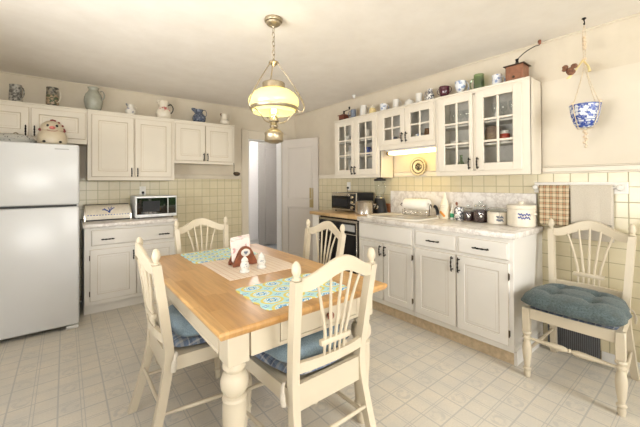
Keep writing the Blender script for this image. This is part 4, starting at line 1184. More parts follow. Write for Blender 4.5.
for dx in (-.09, .03):
    mb = MB(); mb.tube(curve_pts([(c[0]+dx-.020, c[1]-.02, ZR+.088), (c[0]+dx, c[1]-.02, ZR+.106), (c[0]+dx+.020, c[1]-.02, ZR+.088)], 5), .005, 8); mb.build('handle', M['brass'], ld_)

# --- bread box, microwave, outlet
t = thing('bread_box', 'cream enamel bread box with blue bird motif next to the microwave', 'bread box', (-2.68, -.20, .9145))
bx0, bx1 = -2.897, -2.462; yb_, yf_ = -.055, -.335
def bb(y, z): return (y, .9145+z)
outl = [(yb_, .012), (yf_, .012), (yf_, .060), (yf_+.006, .085), (yf_+.030, .125), (yf_+.075, .155), (yf_+.13, .165), (yb_, .165)]
mb = MB(); mb.prism([bb(y+.004 if y > -.1 else y+.008, z) for y, z in outl], bx0+.012, bx1-.012, 'x'); mb.build('body', M['cer_cream'], t, sharp=30)
for a, b in ((bx0, bx0+.0115), (bx1-.0115, bx1)):
    mb = MB(); mb.prism([bb(y, z) for y, z in [(yb_, .0)]+[(yf_, .0)]+outl[2:]], a, b, 'x'); mb.build('end_cap', M['steel'], t)
mb = MB(); mb.box(bx0+.012, bx1-.012, yf_+.0, yf_+.0075, .9145, .9265, .001); mb.box(bx0+.012, bx1-.012, yf_+.13, yf_+.15, .9145+.1655, .9145+.171, .002); mb.build('trim_strip', M['gasket'], t)
def on_box(u, s):       # s: height along the curved front
    p = outl[2:7]; z = .03 + s
    for (y0, z0), (y1, z1) in zip([(yf_, .012)]+p, p):
        if z <= z1: f = (z-z0)/(z1-z0); return (u, y0+(y1-y0)*f+.0075, .9145+z)
    return (u, p[-1][0], .9145+p[-1][1])
mb = MB()
for k in range(15): mb.ball(on_box(bx0+.035+k*.0262, .030), .0062, 6, sc=(1.25, .5, .8))
mb.build('dotted_border', M['bluedecal'], t)
mb = MB(); cx_ = -2.675
def stroke(pts, r): mb.tube(curve_pts([on_box(cx_+a, b) for a, b in pts], 4), r, 6)
stroke([(0, .060), (-.02, .078), (-.045, .085), (-.062, .083)], .0055); stroke([(0, .060), (.022, .085), (.052, .102)], .006); stroke([(-.025, .070), (-.03, .085), (-.045, .098)], .004); stroke([(.012, .055), (-.008, .064)], .008); stroke([(0, .062), (.004, .085), (-.006, .105)], .004); stroke([(.02, .08), (.02, .10), (.028, .112)], .004)
mb.build('bird_motif', M['bluedecal'], t)
t = thing('microwave', 'white microwave oven with black glass door on the back counter', 'microwave', (-2.21, -.24, .9145))
mx0, mx1, my0, my1, mz0, mz1 = -2.438, -2.000, -.42, -.075, .927, 1.168
mb = MB(); mb.box(mx0, mx1, my0+.012, my1, mz0, mz1, .006); mb.build('body', M['fridge_side'], t)
mb = MB(); mb.box(mx0, mx1, my0, my0+.0115, mz0, mz1, .004); fr = mb.build('front_frame', M['silver'], t)
mb = MB(); mb.box(mx0+.016, mx1-.100, my0-.006, my0-.0003, mz0+.034, mz1-.020, .003); dd = mb.build('door', M['mwglass'], t)
mb = MB(); mb.box(mx0+.075, mx1-.185, my0-.0075, my0-.0062, mz0+.065, mz1-.055, .001); mb.build('window', M['dimglass'], dd)
mb = MB(); mb.box(mx1-.098, mx1-.010, my0-.006, my0-.0003, mz0+.034, mz1-.020, .003); pn = mb.build('control_panel', M['mwglass'], t)
mb = MB(); mb.box(mx1-.104, mx1-.097, my0-.016, my0-.0063, mz0+.034, mz1-.020, .002); mb.build('door_handle', M['silver'], dd)
for x in (mx0+.04, mx1-.04):
    for y in (my0+.04, my1-.04):
        mb = MB(); mb.lathe([(.012, .9147), (.013, .9268)], (x, y, 0), 10); mb.build('foot', M['black'], t)
def outlet(label, F, u, v, plug=True):
    p = F @ V((u, v, .0))
    t = thing('wall_outlet', label, 'outlet', p)
    mb = MB(F); mb.box(u-.035, u+.035, v-.057, v+.057, .0085, .0135, .002); mb.build('plate', M['outlet'], t)
    for dv in (-.02, .02):
        mb = MB(F); mb.box(u-.015, u+.015, v+dv-.014, v+dv+.014, .0137, .016, .003); r = mb.build('socket', M['outlet'], t)
    if plug:
        g = thing('power_plug', label.replace('wall outlet', 'power plug with cord in the outlet'), 'plug', F @ V((u, v-.02, .016)))
        mb = MB(F); mb.box(u-.013, u+.013, v-.034, v-.006, .0165, .040, .004); mb.build('body', M['black'], g)
        mb = MB(F); mb.tube(curve_pts([(u, v-.030, .034), (u, v-.055, .034), (u+.004, v-.10, .022), (u+.002, v-.16, .018)], 5), .0035, 6); mb.build('cord', M['black'], g)
outlet('ivory wall outlet on yellow tile above the microwave', FA(0, 0), -2.295, 1.222)
outlet('ivory wall outlet on yellow tile above the toaster oven', FB(0, 0), 1.325, 1.262)

# --- ladle under the short cabinet
t = thing('hanging_ladle', 'dark brass ladle hanging from the end of the short cabinet', 'ladle', (-1.232, -.31, 1.56))
mb = MB(); mb.tube(curve_pts([(-1.232, -.322, 1.588), (-1.232, -.329, 1.555), (-1.230, -.325, 1.50), (-1.228, -.322, 1.445)], 5), .0042, 8); mb.build('handle', M['bronze'], t)
mb = MB(Matrix.Translation((-1.196, -.335, 1.440)) @ Matrix.Rotation(math.radians(18), 4, 'Y') @ Matrix.Rotation(math.radians(-25), 4, 'X'))
mb.lathe([(1e-5, -.026), (.024, -.022), (.042, -.008), (.047, .006), (.044, .006), (.038, -.005), (.022, -.017), (1e-5, -.021)], (0,0,0), 20, cap=False); mb.build('bowl', M['bronze'], t)

# ------------------------------------------------------------------ on the glass cabinets
ZB = 2.1225
xs = -.135
def grinder(label, c, w, h, mat, ang, big):
    t = thing('coffee_grinder', label, 'coffee grinder', c)
    mb = MB(); mb.box(c[0]-w/2, c[0]+w/2, c[1]-w/2, c[1]+w/2, c[2]+.006, c[2]+h, .003); mb.build('box', M[mat], t)
    mb = MB(); mb.box(c[0]-w/2-.008, c[0]+w/2+.008, c[1]-w/2-.008, c[1]+w/2+.008, c[2], c[2]+.0058, .002); mb.build('base', M[mat], t)
    mb = MB(); o = w/2+.013
    mb.rings([(-o, o, -o, o, 0), (-o, o, -o, o, .006), (-o*.45, o*.45, -o*.45, o*.45, .020), (-o*.3, o*.3, -o*.3, o*.3, .024)], [0]*3, 0)
    bmesh.ops.translate(mb.bm, vec=V((c[0], c[1], c[2]+h+.0005)), verts=mb.bm.verts); mb.build('top_plate', M['bronze'] if big else M[mat], t)
    mb = MB(); mb.box(c[0]-w/2-.006, c[0]-w/2-.0003, c[1]-w*.38, c[1]+w*.38, c[2]+.014, c[2]+h*.52, .002); d = mb.build('drawer', M[mat], t)
    mb = MB(); mb.ball((c[0]-w/2-.012, c[1], c[2]+h*.30), .009, 10); mb.build('knob', M['bronze'], d)
    zt_ = c[2]+h+.0245
    mb = MB(); mb.lathe([(.016, zt_), (.012, zt_+.012), (.010, zt_+.03), (.014, zt_+.034), (.012, zt_+.040), (.005, zt_+.044)], (c[0], c[1], 0), 14); mb.build('hub', M['iron'], t)
    ca, sa = math.cos(ang), math.sin(ang); L_ = .155 if big else .085; H_ = .085 if big else .012
    mb = MB(); mb.tube(curve_pts([(c[0], c[1], zt_+.036), (c[0]+L_*.35*ca, c[1]+L_*.35*sa, zt_+.036+H_*.55), (c[0]+L_*.75*ca, c[1]+L_*.75*sa, zt_+.036+H_*.92), (c[0]+L_*ca, c[1]+L_*sa, zt_+.036+H_)], 5), .0052, 8, flat=.7); cr = mb.build('crank', M['iron'], t)
    mb = MB(); e = (c[0]+L_*ca, c[1]+L_*sa, zt_+.036+H_); mb.lathe([(.004, .003), (.008, .008), (.013, .020), (.012, .034), (.006, .040), (1e-5, .041)], e, 12); mb.build('crank_knob', M['walnut'] if big else M['black'], cr)
    return t
grinder('small dark red-brown coffee grinder at the corner end of glass cabinets', (xs, -1.372, ZB), .098, .080, 'grindwood_dark', -PI/2+.25, False)
grinder('large wooden coffee grinder with long curved crank above the glass cabinets', (xs, -3.470, ZB), .130, .135, 'grindwood', -PI/2+.30, True)
mug('mug', 'tall blue-grey mug next to the small coffee grinder', 'mug', (xs, -1.548, ZB), .036, .130, 'bluemug', PI/2+.6)
t = mug('pitcher', 'tall white pitcher between blue-grey mug and beige jar', 'pitcher', (xs, -1.728, ZB), .048, .150, 'porc', -PI/2+.2, prof=sc([(.95, 0), (1, .04), (.92, .5), (.78, .9), (.82, 1.0)], .048, .150), out=.045)
t = thing('lidded_jar', 'small beige lidded jar beside the white pitcher', 'jar', (xs, -1.878, ZB)); c = (xs, -1.878, ZB)
mb = MB(); mb.lathe(sc([(.8, 0), (.95, .05), (1, .35), (.92, .60), (.70, .72)], .044, .125), c, 22); mb.build('body', M['straw'], t)
mb = MB(); mb.lathe([(.034, .0905), (.036, .096), (.028, .108), (.012, .114), (.009, .120), (.010, .128), (1e-5, .131)], c, 20); mb.build('lid', M['cer_cream'], t)
mug('cup', 'blue-marked white handled cup on the cabinet right after the beige jar'.replace('right after', 'next to'), 'cup', (xs, -2.050, ZB), .040, .105, 'bluewhite_soft', -PI/2+.3, out=.022)
mug('mug', 'tall plain white mug above the joint of the short glass cabinet', 'mug', (xs, -2.230, ZB), .034, .120, 'porc', -PI/2+.4, out=.02)
t = thing('sugar_bowl', 'low white lidded two-handled sugar bowl above the short glass cabinet', 'sugar bowl', (xs, -2.408, ZB)); c = (xs, -2.408, ZB)
mb = MB(); mb.lathe(sc([(.6, 0), (.75, .08), (1, .45), (.96, .62), (.85, .72)], .048, .085), c, 24); mb.build('body', M['porc'], t)
mb = MB(); mb.lathe([(.041, .0616), (.040, .068), (.025, .080), (.008, .085), (.009, .093), (1e-5, .096)], c, 20); mb.build('lid', M['porc'], t)
for a in (PI/2, -PI/2):
    mb = MB(); loop_handle(mb, c, a, .045, .058, .030, .020, .0035); mb.build('handle', M['porc'], t)
mug('mug', 'white mug standing between the sugar bowl and black-patterned creamer', 'mug', (xs, -2.532, ZB), .034, .122, 'porc', -PI/2+.5, out=.022)
t = mug('creamer', 'white creamer with black pattern beside the dark purple sugar bowl', 'creamer', (xs, -2.664, ZB), .040, .138, 'zebra', PI/2+.3, prof=sc(JUG, .042, .138), out=.03)
t = thing('sugar_bowl', 'dark purple glass two-handled sugar bowl on the glass cabinets', 'sugar bowl', (xs, -2.820, ZB)); c = (xs, -2.820, ZB)
mb = MB(); cup_body(mb, c, sc([(.50, 0), (.55, .06), (.45, .14), (.80, .35), (.98, .65), (1.0, 1.0)], .050, .125)); mb.build('body', M['purpleglass'], t)
for a in (PI/2, -PI/2):
    mb = MB(); loop_handle(mb, c, a, .047, .110, .055, .028, .0045); mb.build('handle', M['purpleglass'], t)
mug('cup', 'white footed cup with blue flowers between purple bowl and green pitcher', 'cup', (xs, -2.985, ZB), .052, .135, 'bluewhite_soft', -PI/2+.3, prof=sc([(.50, 0), (.52, .08), (.46, .25), (.78, .42), (.95, .65), (1.0, 1.0)], .050, .135), out=.02)
t = mug('pitcher', 'green glass pitcher with curved handle on the glass cabinets', 'pitcher', (xs, -3.158, ZB), .050, .165, 'greenglass', PI/2-.2, prof=sc([(.92, 0), (1.0, .05), (.97, .3), (.92, 1.0)], .046, .155), out=.050, hz=(.75, .12), hrad=.007)
t = mug('creamer', 'small blue and white creamer beside the large coffee grinder', 'creamer', (xs, -3.312, ZB), .040, .108, 'bluewhite_soft', -PI/2+.2, prof=sc([(.7, 0), (.85, .08), (1, .4), (.9, .8), (1.02, 1.0)], .040, .108), out=.015)

# ------------------------------------------------------------------ inside the glass cabinets
xi = -.150
def stem_glass(lab, y, z, h, x=xi, grp='stemmed glasses'):
    t = thing('wine_glass', lab, 'glass', (x, y, z+.0005), group=grp); c = (x, y, z+.0005)
    mb = MB(); mb.lathe([(.028, 0), (.028, .003), (.006, .008), (.004, .02), (.004, h*.45)], c, 14); mb.build('stem', M['clear'], t)
    mb = MB(); mb.lathe([(.005, h*.452), (.022, h*.55), (.029, h*.75), (.026, h)], c, 16, cap=False); mb.build('bowl', M['clear'], t)
    return t
def bowl_(name, lab, cat, y, z, r, h, mat, x=xi, grp=None):
    o = MB(); c = (x, y, z+.0005)
    cup_body(o, c, sc([(.5, 0), (.55, .08), (.85, .5), (1, 1)], r, h)); return tag(o.build(name, M[mat]), lab, cat, grp)
S0, S1, S2 = ZU0+.018, SH[0], SH[1]
# unit by the corner
for y, lab in ((-1.46, 'white cup on the top shelf of corner glass cabinet, first from the corner'), (-1.60, 'white cup on the top shelf of corner glass cabinet, second from the corner')):
    mug('cup', lab, 'cup', (xi, y, S2+.0005), .040, .085, 'porc', -PI/2, 'white cups in the corner cabinet', out=.02)
for y, lab in ((-1.82, 'white mug on corner cabinet top shelf behind wider door, closer to the corner'), (-1.94, 'white mug on corner cabinet top shelf behind wider door, away from the corner')):
    mug('mug', lab, 'mug', (xi, y, S2+.0005), .040, .125, 'porc', -PI/2, 'white cups in the corner cabinet', out=.02)
bowl_('bowl', 'white bowl on the middle shelf of corner glass cabinet', 'bowl', -1.50, S1, .055, .07, 'porc')
mug('mug', 'dark blue mug on the middle shelf of corner glass cabinet', 'mug', (xi-.02, -1.825, S1+.0005), .038, .10, 'bluedecal', -PI/2, out=.018)
mug('mug', 'red mug on the middle shelf of corner glass cabinet', 'mug', (xi+.03, -1.90, S1+.0005), .036, .115, 'redmug', -PI/2, out=.018)
mug('mug', 'brown mug on the middle shelf of corner glass cabinet', 'mug', (xi-.01, -1.975, S1+.0005), .036, .10, 'brownmug', PI/2, out=.018)
bowl_('bowl', 'grey bowl on the bottom shelf of corner glass cabinet', 'bowl', -1.52, S0, .055, .08, 'cer_grey')
bowl_('bowl', 'blue-grey bowl on the bottom of corner glass cabinet', 'bowl', -1.84, S0, .060, .085, 'bluemug')
bowl_('bowl', 'red glazed bowl on the bottom of corner glass cabinet', 'bowl', -1.97, S0, .055, .06, 'redmug')
# short unit
S3 = 1.672+.018
for y, mat, h, r, lab in ((-2.215, 'bluemug', .13, .036, 'blue-grey mug in the short glass cabinet over the alcove'), (-2.345, 'redmug', .165, .042, 'tall red canister mug in the short glass cabinet'), (-2.535, 'bluewhite_soft', .125, .040, 'blue and white mug in the short glass cabinet'), (-2.645, 'brownmug', .17, .032, 'dark brown tall mug in the short glass cabinet'), (-2.730, 'cer_grey', .15, .034, 'grey stoneware mug in the short glass cabinet')):
    mug('mug', lab, 'mug', (xi, y, S3+.0005), r, h, mat, PI if mat in ('cer_grey', 'brownmug') else -PI/2, out=.018)
# unit by the wall end
for y, w in ((-2.93, 'first'), (-2.995, 'second'), (-3.055, 'third'), (-3.115, 'fourth')):
    stem_glass('clear stemmed glass on the top shelf, %s along behind the narrower door' % w, y, S2, .150)
for y, w in ((-3.30, 'first'), (-3.37, 'second'), (-3.44, 'third')):
    stem_glass('clear stemmed glass on the top shelf, %s along behind the grinder-end door' % w, y, S2, .155)
tag(MB().lathe([(1e-5, 0), (.020, 0), (.022, .05), (.012, .075), (.010, .09), (.014, .105), (1e-5, .118)], (xi-.04, -3.335, S2+.0005), 14, cap=False).build('figurine', M['porc']), 'small white china figurine among the stemmed glasses', 'figurine')
for y, mat, lab in ((-2.935, 'porc', 'white bowl on the middle shelf behind the narrower door'), (-3.045, 'porc', 'white teacup bowl on the middle shelf, centre, narrower door'), (-3.115, 'cer_cream', 'cream bowl on the middle shelf at narrower door edge')):
    bowl_('bowl', lab, 'bowl', y, S1, .042, .055, mat)
t = thing('wicker_basket', 'dark round wicker basket fan on the middle shelf behind grinder-end door', 'basket', (xi-.02, -3.290, S1+.0005))
mb = MB(); mb.lathe([(1e-5, 0), (.045, 0), (.062, .05), (.060, .11), (.045, .145), (1e-5, .15)], (xi-.02, -3.290, S1+.0005), 18, cap=False); mb.build('body', M['wicker'], t)
for y, mat, lab in ((-3.390, 'redmug', 'red and white mug on the middle shelf beside wicker basket'), (-3.485, 'tealmug', 'dark teal mug on the middle shelf at cabinet end')):
    mm = mug('mug', lab, 'mug', (xi-.03, y, S1+.0005), .034, .095, mat if mat != 'redmug' else 'porc', -PI/2, out=.016)
    if mat == 'redmug':
        mb = MB(); mb.lathe([(.0346, .030), (.0352, .031), (.0352, .068), (.0346, .069)], (xi-.03, y, S1+.0005), 22, cap=False); mb.build('red_band', M['redmug'], mm)
t = thing('bottle', 'small green glass bottle on the bottom shelf behind narrower door', 'bottle', (xi, -2.995, S0+.0005))
mb = MB(); mb.lathe([(1e-5, 0), (.028, 0), (.030, .01), (.030, .09), (.012, .125), (.011, .165), (.014, .168), (.014, .175)], (xi, -2.995, S0+.0005), 16, cap=False); mb.build('body', M['greenglass'], t)
mug('cup', 'small brown jar cup on the bottom shelf behind narrower door', 'cup', (xi, -3.100, S0+.0005), .026, .055, 'brownmug', None)
for y, lab in ((-3.30, 'blue-grey bowl on the bottom shelf, nearest the narrower door'.replace('nearest', 'close to')), (-3.385, 'blue-grey bowl on the bottom shelf, middle of three'), (-3.465, 'blue-grey bowl on the bottom shelf at the cabinet end')):
    bowl_('bowl', lab, 'bowl', y, S0, .040, .062, 'bluemug', grp='blue-grey bowls')

# ------------------------------------------------------------------ plate in the alcove
Rm = Matrix.Translation((-.0225, -2.445, 1.482)) @ Matrix.Rotation(-PI/2, 4, 'Y')
t = thing('wall_plate', 'round transfer-printed plate hung in the lit alcove', 'plate', (-.0225, -2.445, 1.482))
mb = MB(Rm); mb.lathe([(1e-5, 0), (.055, 0), (.062, .006), (.098, .014), (.100, .017), (.062, .010), (.055, .005), (1e-5, .005)], (0,0,0), 40, cap=False); mb.build('plate', M['platecream'], t, sharp=60)
mb = MB(Rm); mb.lathe([(.098, .0178), (.101, .0172), (.1015, .0145), (.099, .0135)], (0,0,0), 40, cap=False); mb.build('rim_band', M['platepattern'], t)
mb = MB(Rm); mb.lathe([(.066, .0112), (.068, .0117), (.071, .0122), (.073, .0128), (.070, .0126)], (0,0,0), 40, cap=False); mb.build('inner_ring', M['bronze'], t)
mb = MB(Rm); mb.lathe([(.074, .0100), (.0745, .0126), (.096, .0152), (.0965, .0140)], (0,0,0), 40, cap=False)
mb.build('rim_pattern', M['platepattern'], t)
mb = MB(Rm); mb.lathe([(1e-5, .0065), (.040, .0062), (.043, .0052)], (0,0,0), 30, cap=False); mb.build('centre_motif', M['platepattern'], t)

# ------------------------------------------------------------------ worktop things
ZW = .9545
t = thing('toaster_oven', 'steel and black toaster oven on the butcher block worktop', 'toaster oven', (-.22, -1.62, ZW))
tx0, tx1, ty0, ty1, tz0, tz1 = -.375, -.075, -1.835, -1.385, .969, 1.188
mb = MB(); mb.box(tx0+.02, tx1, ty0, ty1, tz0, tz1, .006); mb.build('body', M['black'], t)
mb = MB(); mb.box(tx0, tx0+.0195, ty0, ty1, tz0, tz1, .005); mb.build('front_frame', M['steel'], t)
mb = MB(); mb.box(tx0-.010, tx0-.0003, ty0+.115, ty1-.012, tz0+.022, tz1-.040, .004); dd = mb.build('door', M['darkglass'], t)
mb = MB(); mb.box(tx0-.0115, tx0-.0102, ty0+.145, ty1-.045, tz0+.055, tz1-.075, .001); mb.build('window', M['dimglass'], dd)
mb = MB(); mb.tube([(tx0-.0006, ty0+.14, tz1-.026), (tx0-.026, ty0+.14, tz1-.026), (tx0-.026, ty1-.04, tz1-.026), (tx0-.0006, ty1-.04, tz1-.026)], .006, 8); mb.build('door_handle', M['steel'], t)
mb = MB(); mb.box(tx0-.006, tx0-.0003, ty0+.010, ty0+.105, tz0+.012, tz1-.010, .003); pn = mb.build('control_panel', M['black'], t)
for z in (tz0+.045, tz0+.105, tz0+.165):
    mb = MB(); mb.lathe([(.020, -.0064), (.022, -.010), (.018, -.026), (1e-5, -.027)], (tx0, ty0+.057, z), 18, axis='x'); mb.build('knob', M['steel'], pn)
for y in (ty0+.04, ty1-.04):
    for x in (tx0+.04, tx1-.04):
        mb = MB(); mb.lathe([(.012, ZW+.0005), (.014, tz0-.0003)], (x, y, 0), 10); mb.build('foot', M['black'], t)
t = thing('stock_pot', 'stainless steel cooking pot in front of the blender', 'pot', (-.42, -1.905, ZW)); c = (-.400, -1.985, ZW+.0005)
t.location = c
mb = MB(); cup_body(mb, c, [(.094, 0), (.101, .006), (.102, .130), (.105, .136)], .003, 36); mb.build('body', M['steel'], t)
mb = MB(); mb.lathe([(.102, .1365), (.103, .140), (.080, .150), (.03, .156), (1e-5, .157)], c, 36); ld_ = mb.build('lid', M['steel'], t)
for a in (-.9, -.9+PI):
    mb = MB(); ca, sa = math.cos(a), math.sin(a); n_ = (-sa, ca)
    mb.tube(curve_pts([(c[0]+.103*ca+.028*n_[0], c[1]+.103*sa+.028*n_[1], c[2]+.108), (c[0]+.130*ca+.02*n_[0], c[1]+.130*sa+.02*n_[1], c[2]+.112), (c[0]+.130*ca-.02*n_[0], c[1]+.130*sa-.02*n_[1], c[2]+.112), (c[0]+.103*ca-.028*n_[0], c[1]+.103*sa-.028*n_[1], c[2]+.108)], 5), .005, 8); mb.build('handle', M['steel'], t)
t = thing('blender', 'black blender with clear jar on the butcher block worktop', 'blender', (-.15, -2.005, ZW+.0005)); c = (-.150, -2.000, ZW+.0005)
t.location = c
mb = MB(); mb.lathe([(1e-5, 0), (.088, 0), (.090, .010), (.080, .06), (.066, .13), (.058, .165), (.052, .172)], c, 28, sx=1.0); mb.build('base', M['black'], t)
mb = MB(); mb.lathe([(.024, 0), (.027, .006), (.024, .020), (1e-5, .022)], (0,0,0), 18); 
bmesh.ops.transform(mb.bm, matrix=Matrix.Translation((c[0]-.078, c[1]-.020, c[2]+.070)) @ Matrix.Rotation(-PI/2+.25, 4, 'Y'), verts=mb.bm.verts); mb.build('dial', M['chrome'], t)
mb = MB(); mb.lathe([(.050, .1725), (.044, .180), (.046, .19), (.058, .30), (.064, .375)], c, 28, cap=False); mb.build('jar', M['clear'], t)
mb = MB(); mb.lathe([(.0485, .1735), (.0435, .181), (.046, .198), (.04, .20), (1e-5, .20)], c, 24, cap=False); mb.build('blade_collar', M['chrome'], t)
mb = MB(); mb.lathe([(.066, .3755), (.068, .380), (.068, .395), (.040, .400), (.036, .412), (1e-5, .414)], c, 28); mb.build('lid', M['black'], t)
mb = MB(); loop_handle(mb, c, -PI/2-.2, .056, .350, .215, .040, .007); mb.build('jar_handle', M['clear'], t)

# sink and things around it
ZS = ZC + .0005
t = thing('sink', 'white oval-rimmed drop-in sink in the marble countertop', 'sink', (-.315, -2.43, ZS))
def rr_(w, h, r, n=7):
    pts = []
    for cx_, cy_, a0 in ((w-r, h-r, 0), (-w+r, h-r, PI/2), (-w+r, -h+r, PI), (w-r, -h+r, 3*PI/2)):
        for k in range(n+1): a = a0 + PI/2*k/n; pts.append((cx_+r*math.cos(a), cy_+r*math.sin(a)))
    return pts
mb = MB(); loops = []
for w, h, r, z in ((.235, .335, .11, 0), (.228, .328, .105, .012), (.20, .30, .09, .014), (.185, .285, .08, .004), (.175, .275, .07, .0012), (.16, .26, .06, .0008)):
    loops.append([mb._v((-.300+x, -2.425+y, ZS+z)) for x, y in rr_(w, h, r)])
for a, b in zip(loops, loops[1:]):
    for i in range(len(a)):
        j = (i+1) % len(a); mb.bm.faces.new((a[i], a[j], b[j], b[i]))
mb.bm.faces.new(loops[-1]); mb.build('basin', M['porc'], t, sharp=50)
mb = MB(); mb.lathe([(.030, .0012), (.032, .003), (.020, .004), (1e-5, .003)], (-.300, -2.425, ZS), 20); mb.build('drain', M['chrome'], t)
t = thing('faucet_sprayer', 'upright black and chrome sink sprayer beside the paper towel', 'sprayer', (-.105, -2.688, ZS)); c = (-.100, -2.690, ZS+.016)
c = (-.098, -2.715, ZS); t.location = c
mb = MB(); mb.lathe([(.024, 0), (.024, .006), (.014, .014), (.012, .03)], c, 16); mb.build('base', M['chrome'], t)
mb = MB(); mb.tube(curve_pts([(c[0], c[1], c[2]+.0302), (c[0], c[1]+.004, c[2]+.07), (c[0]-.004, c[1]+.016, c[2]+.105), (c[0]-.016, c[1]+.034, c[2]+.120)], 5), [.013]*4+[.015]*6+[.016]*5+[.012], 12); mb.build('spray_head', M['black'], t)
t = thing('towel_stand', 'wrought metal scroll stand holding the paper towel roll by the sink', 'paper towel stand', (-.16, -2.53, ZS+.015))
y0, y1, xa_, xb_ = -2.378, -2.670, -.135, -.225
ZQ = ZS+.0145
mb = MB()
for x in (xa_, xb_): mb.tube([(x, y0, ZQ+.004), (x, y1, ZQ+.004)], .004, 8)
for y in (y0, (y0+y1)/2, y1): mb.tube([(xa_, y, ZQ+.004), (xb_, y, ZQ+.004)], .004, 8)
mb.build('base', M['chrome'], t)
mb = MB()
for k in range(5):
    yc = y0 + (y1-y0)*(k+.5)/5
    sp = [(xb_, yc+(.026-.003*j/2.2)*math.cos(.62*j), ZQ+.032+(.026-.003*j/2.2)*math.sin(.62*j)) for j in range(16)]
    mb.tube(sp, .003, 6)
mb.tube([(xb_, y0, ZQ+.060), (xb_, y1, ZQ+.060)], .0035, 8)
for y in (y0, y1): mb.tube([(xb_, y, ZQ+.004), (xb_, y, ZQ+.060)], .0035, 8)
mb.build('scrollwork', M['chrome'], t)
for y, s in ((y0, 1), (y1, -1)):
    mb = MB(); xm = (xa_+xb_)/2
    mb.tube(curve_pts([(xm, y, ZQ+.008), (xm, y+s*.004, ZQ+.06), (xm, y+s*.008, ZQ+.100), (xm-.012, y+s*.026, ZQ+.122), (xm-.02, y+s*.040, ZQ+.108), (xm-.012, y+s*.034, ZQ+.096)], 5), .004, 8); mb.build('bracket', M['iron'], t)
mb = MB(); xm = (xa_+xb_)/2; mb.lathe([(.018, -.138), (.054, -.138), (.055, -.135), (.055, .135), (.054, .138), (.018, .138), (.018, -.138)], (xm, (y0+y1)/2-.002, ZQ+.120), 32, axis='y', cap=False)
tag(mb.build('paper_towel_roll', M['paperwhite']), 'white paper towel roll lying on the metal scroll stand', 'paper towel')

# bottles, jars and crocks along the backsplash
xq = -.115
t = thing('lotion_bottle', 'tall cream soap bottle with orange fruit label by the sink', 'bottle', (xq, -2.800, ZS)); c = (xq, -2.800, ZS)
mb = MB(); mb.lathe([(1e-5, 0), (.040, 0), (.043, .006), (.043, .09), (.038, .15), (.026, .185), (.015, .205), (.013, .212)], c, 26, sx=.75, sy=1.05); mb.build('body', M['lotion'], t)
mb = MB(); mb.lathe([(.0145, .2125), (.0145, .238), (.009, .243), (.007, .258), (1e-5, .260)], c, 18); mb.build('cap', M['lotion'], t)
FL = FB(0, xq)
mb = MB(); 
for k in range(6):
    a = -.7+.18*k; mb.ball((c[0]-.0325*math.cos(a*.4)+.0, c[1]+.022-.0075*k, c[2]+.066-.007*k), .0125, 8, sc=(.25, 1, 1))
mb.build('fruit_label', M['orange'], t)
mb = MB(); mb.box(c[0]-.0308, c[0]-.0298, c[1]-.026, c[1]+.024, c[2]+.128, c[2]+.131); mb.box(c[0]-.0325, c[0]-.0315, c[1]-.018, c[1]+.020, c[2]+.112, c[2]+.1145); mb.build('label_line', M['grey'], t)
t = thing('spray_bottle', 'small white pump bottle with green label next to soap bottle', 'bottle', (xq, -2.882, ZS)); c = (xq, -2.882, ZS)
mb = MB(); mb.lathe([(1e-5, 0), (.020, 0), (.0215, .004), (.0215, .070), (.012, .085), (.010, .090)], c, 20); mb.build('body', M['label'], t)
mb = MB(); mb.lathe([(.011, .0905), (.011, .105), (.006, .112), (.005, .150), (1e-5, .151)], c, 14); mb.build('cap', M['label'], t)
mb = MB(); mb.lathe([(.0219, .020), (.0222, .021), (.0222, .058), (.0219, .059)], c, 20, cap=False); mb.build('label_band', M['greenlabel'], t)
t = thing('utensil_crock', 'black and white patterned crock between pump bottle and bean jars', 'crock', (xq, -2.948, ZS)); c = (xq, -2.948, ZS)
mb = MB(); cup_body(mb, c, [(.040, 0), (.043, .006), (.043, .118), (.041, .125)]); mb.build('body', M['zebra'], t)
sp = thing('wooden_spoon', 'brown wooden spoon standing in the patterned crock', 'spoon', (c[0], c[1], c[2]+.01))
mb = MB(); mb.tube([(c[0]+.005, c[1]-.006, c[2]+.014), (c[0]+.013, c[1]+.025, c[2]+.138)], .004, 8); mb.build('handle', M['grindwood'], sp)
mb = MB(); mb.ball((c[0]+.014, c[1]+.028, c[2]+.153), .014, 10, sc=(.5, .9, 1.3)); mb.build('bowl', M['walnut'], sp)
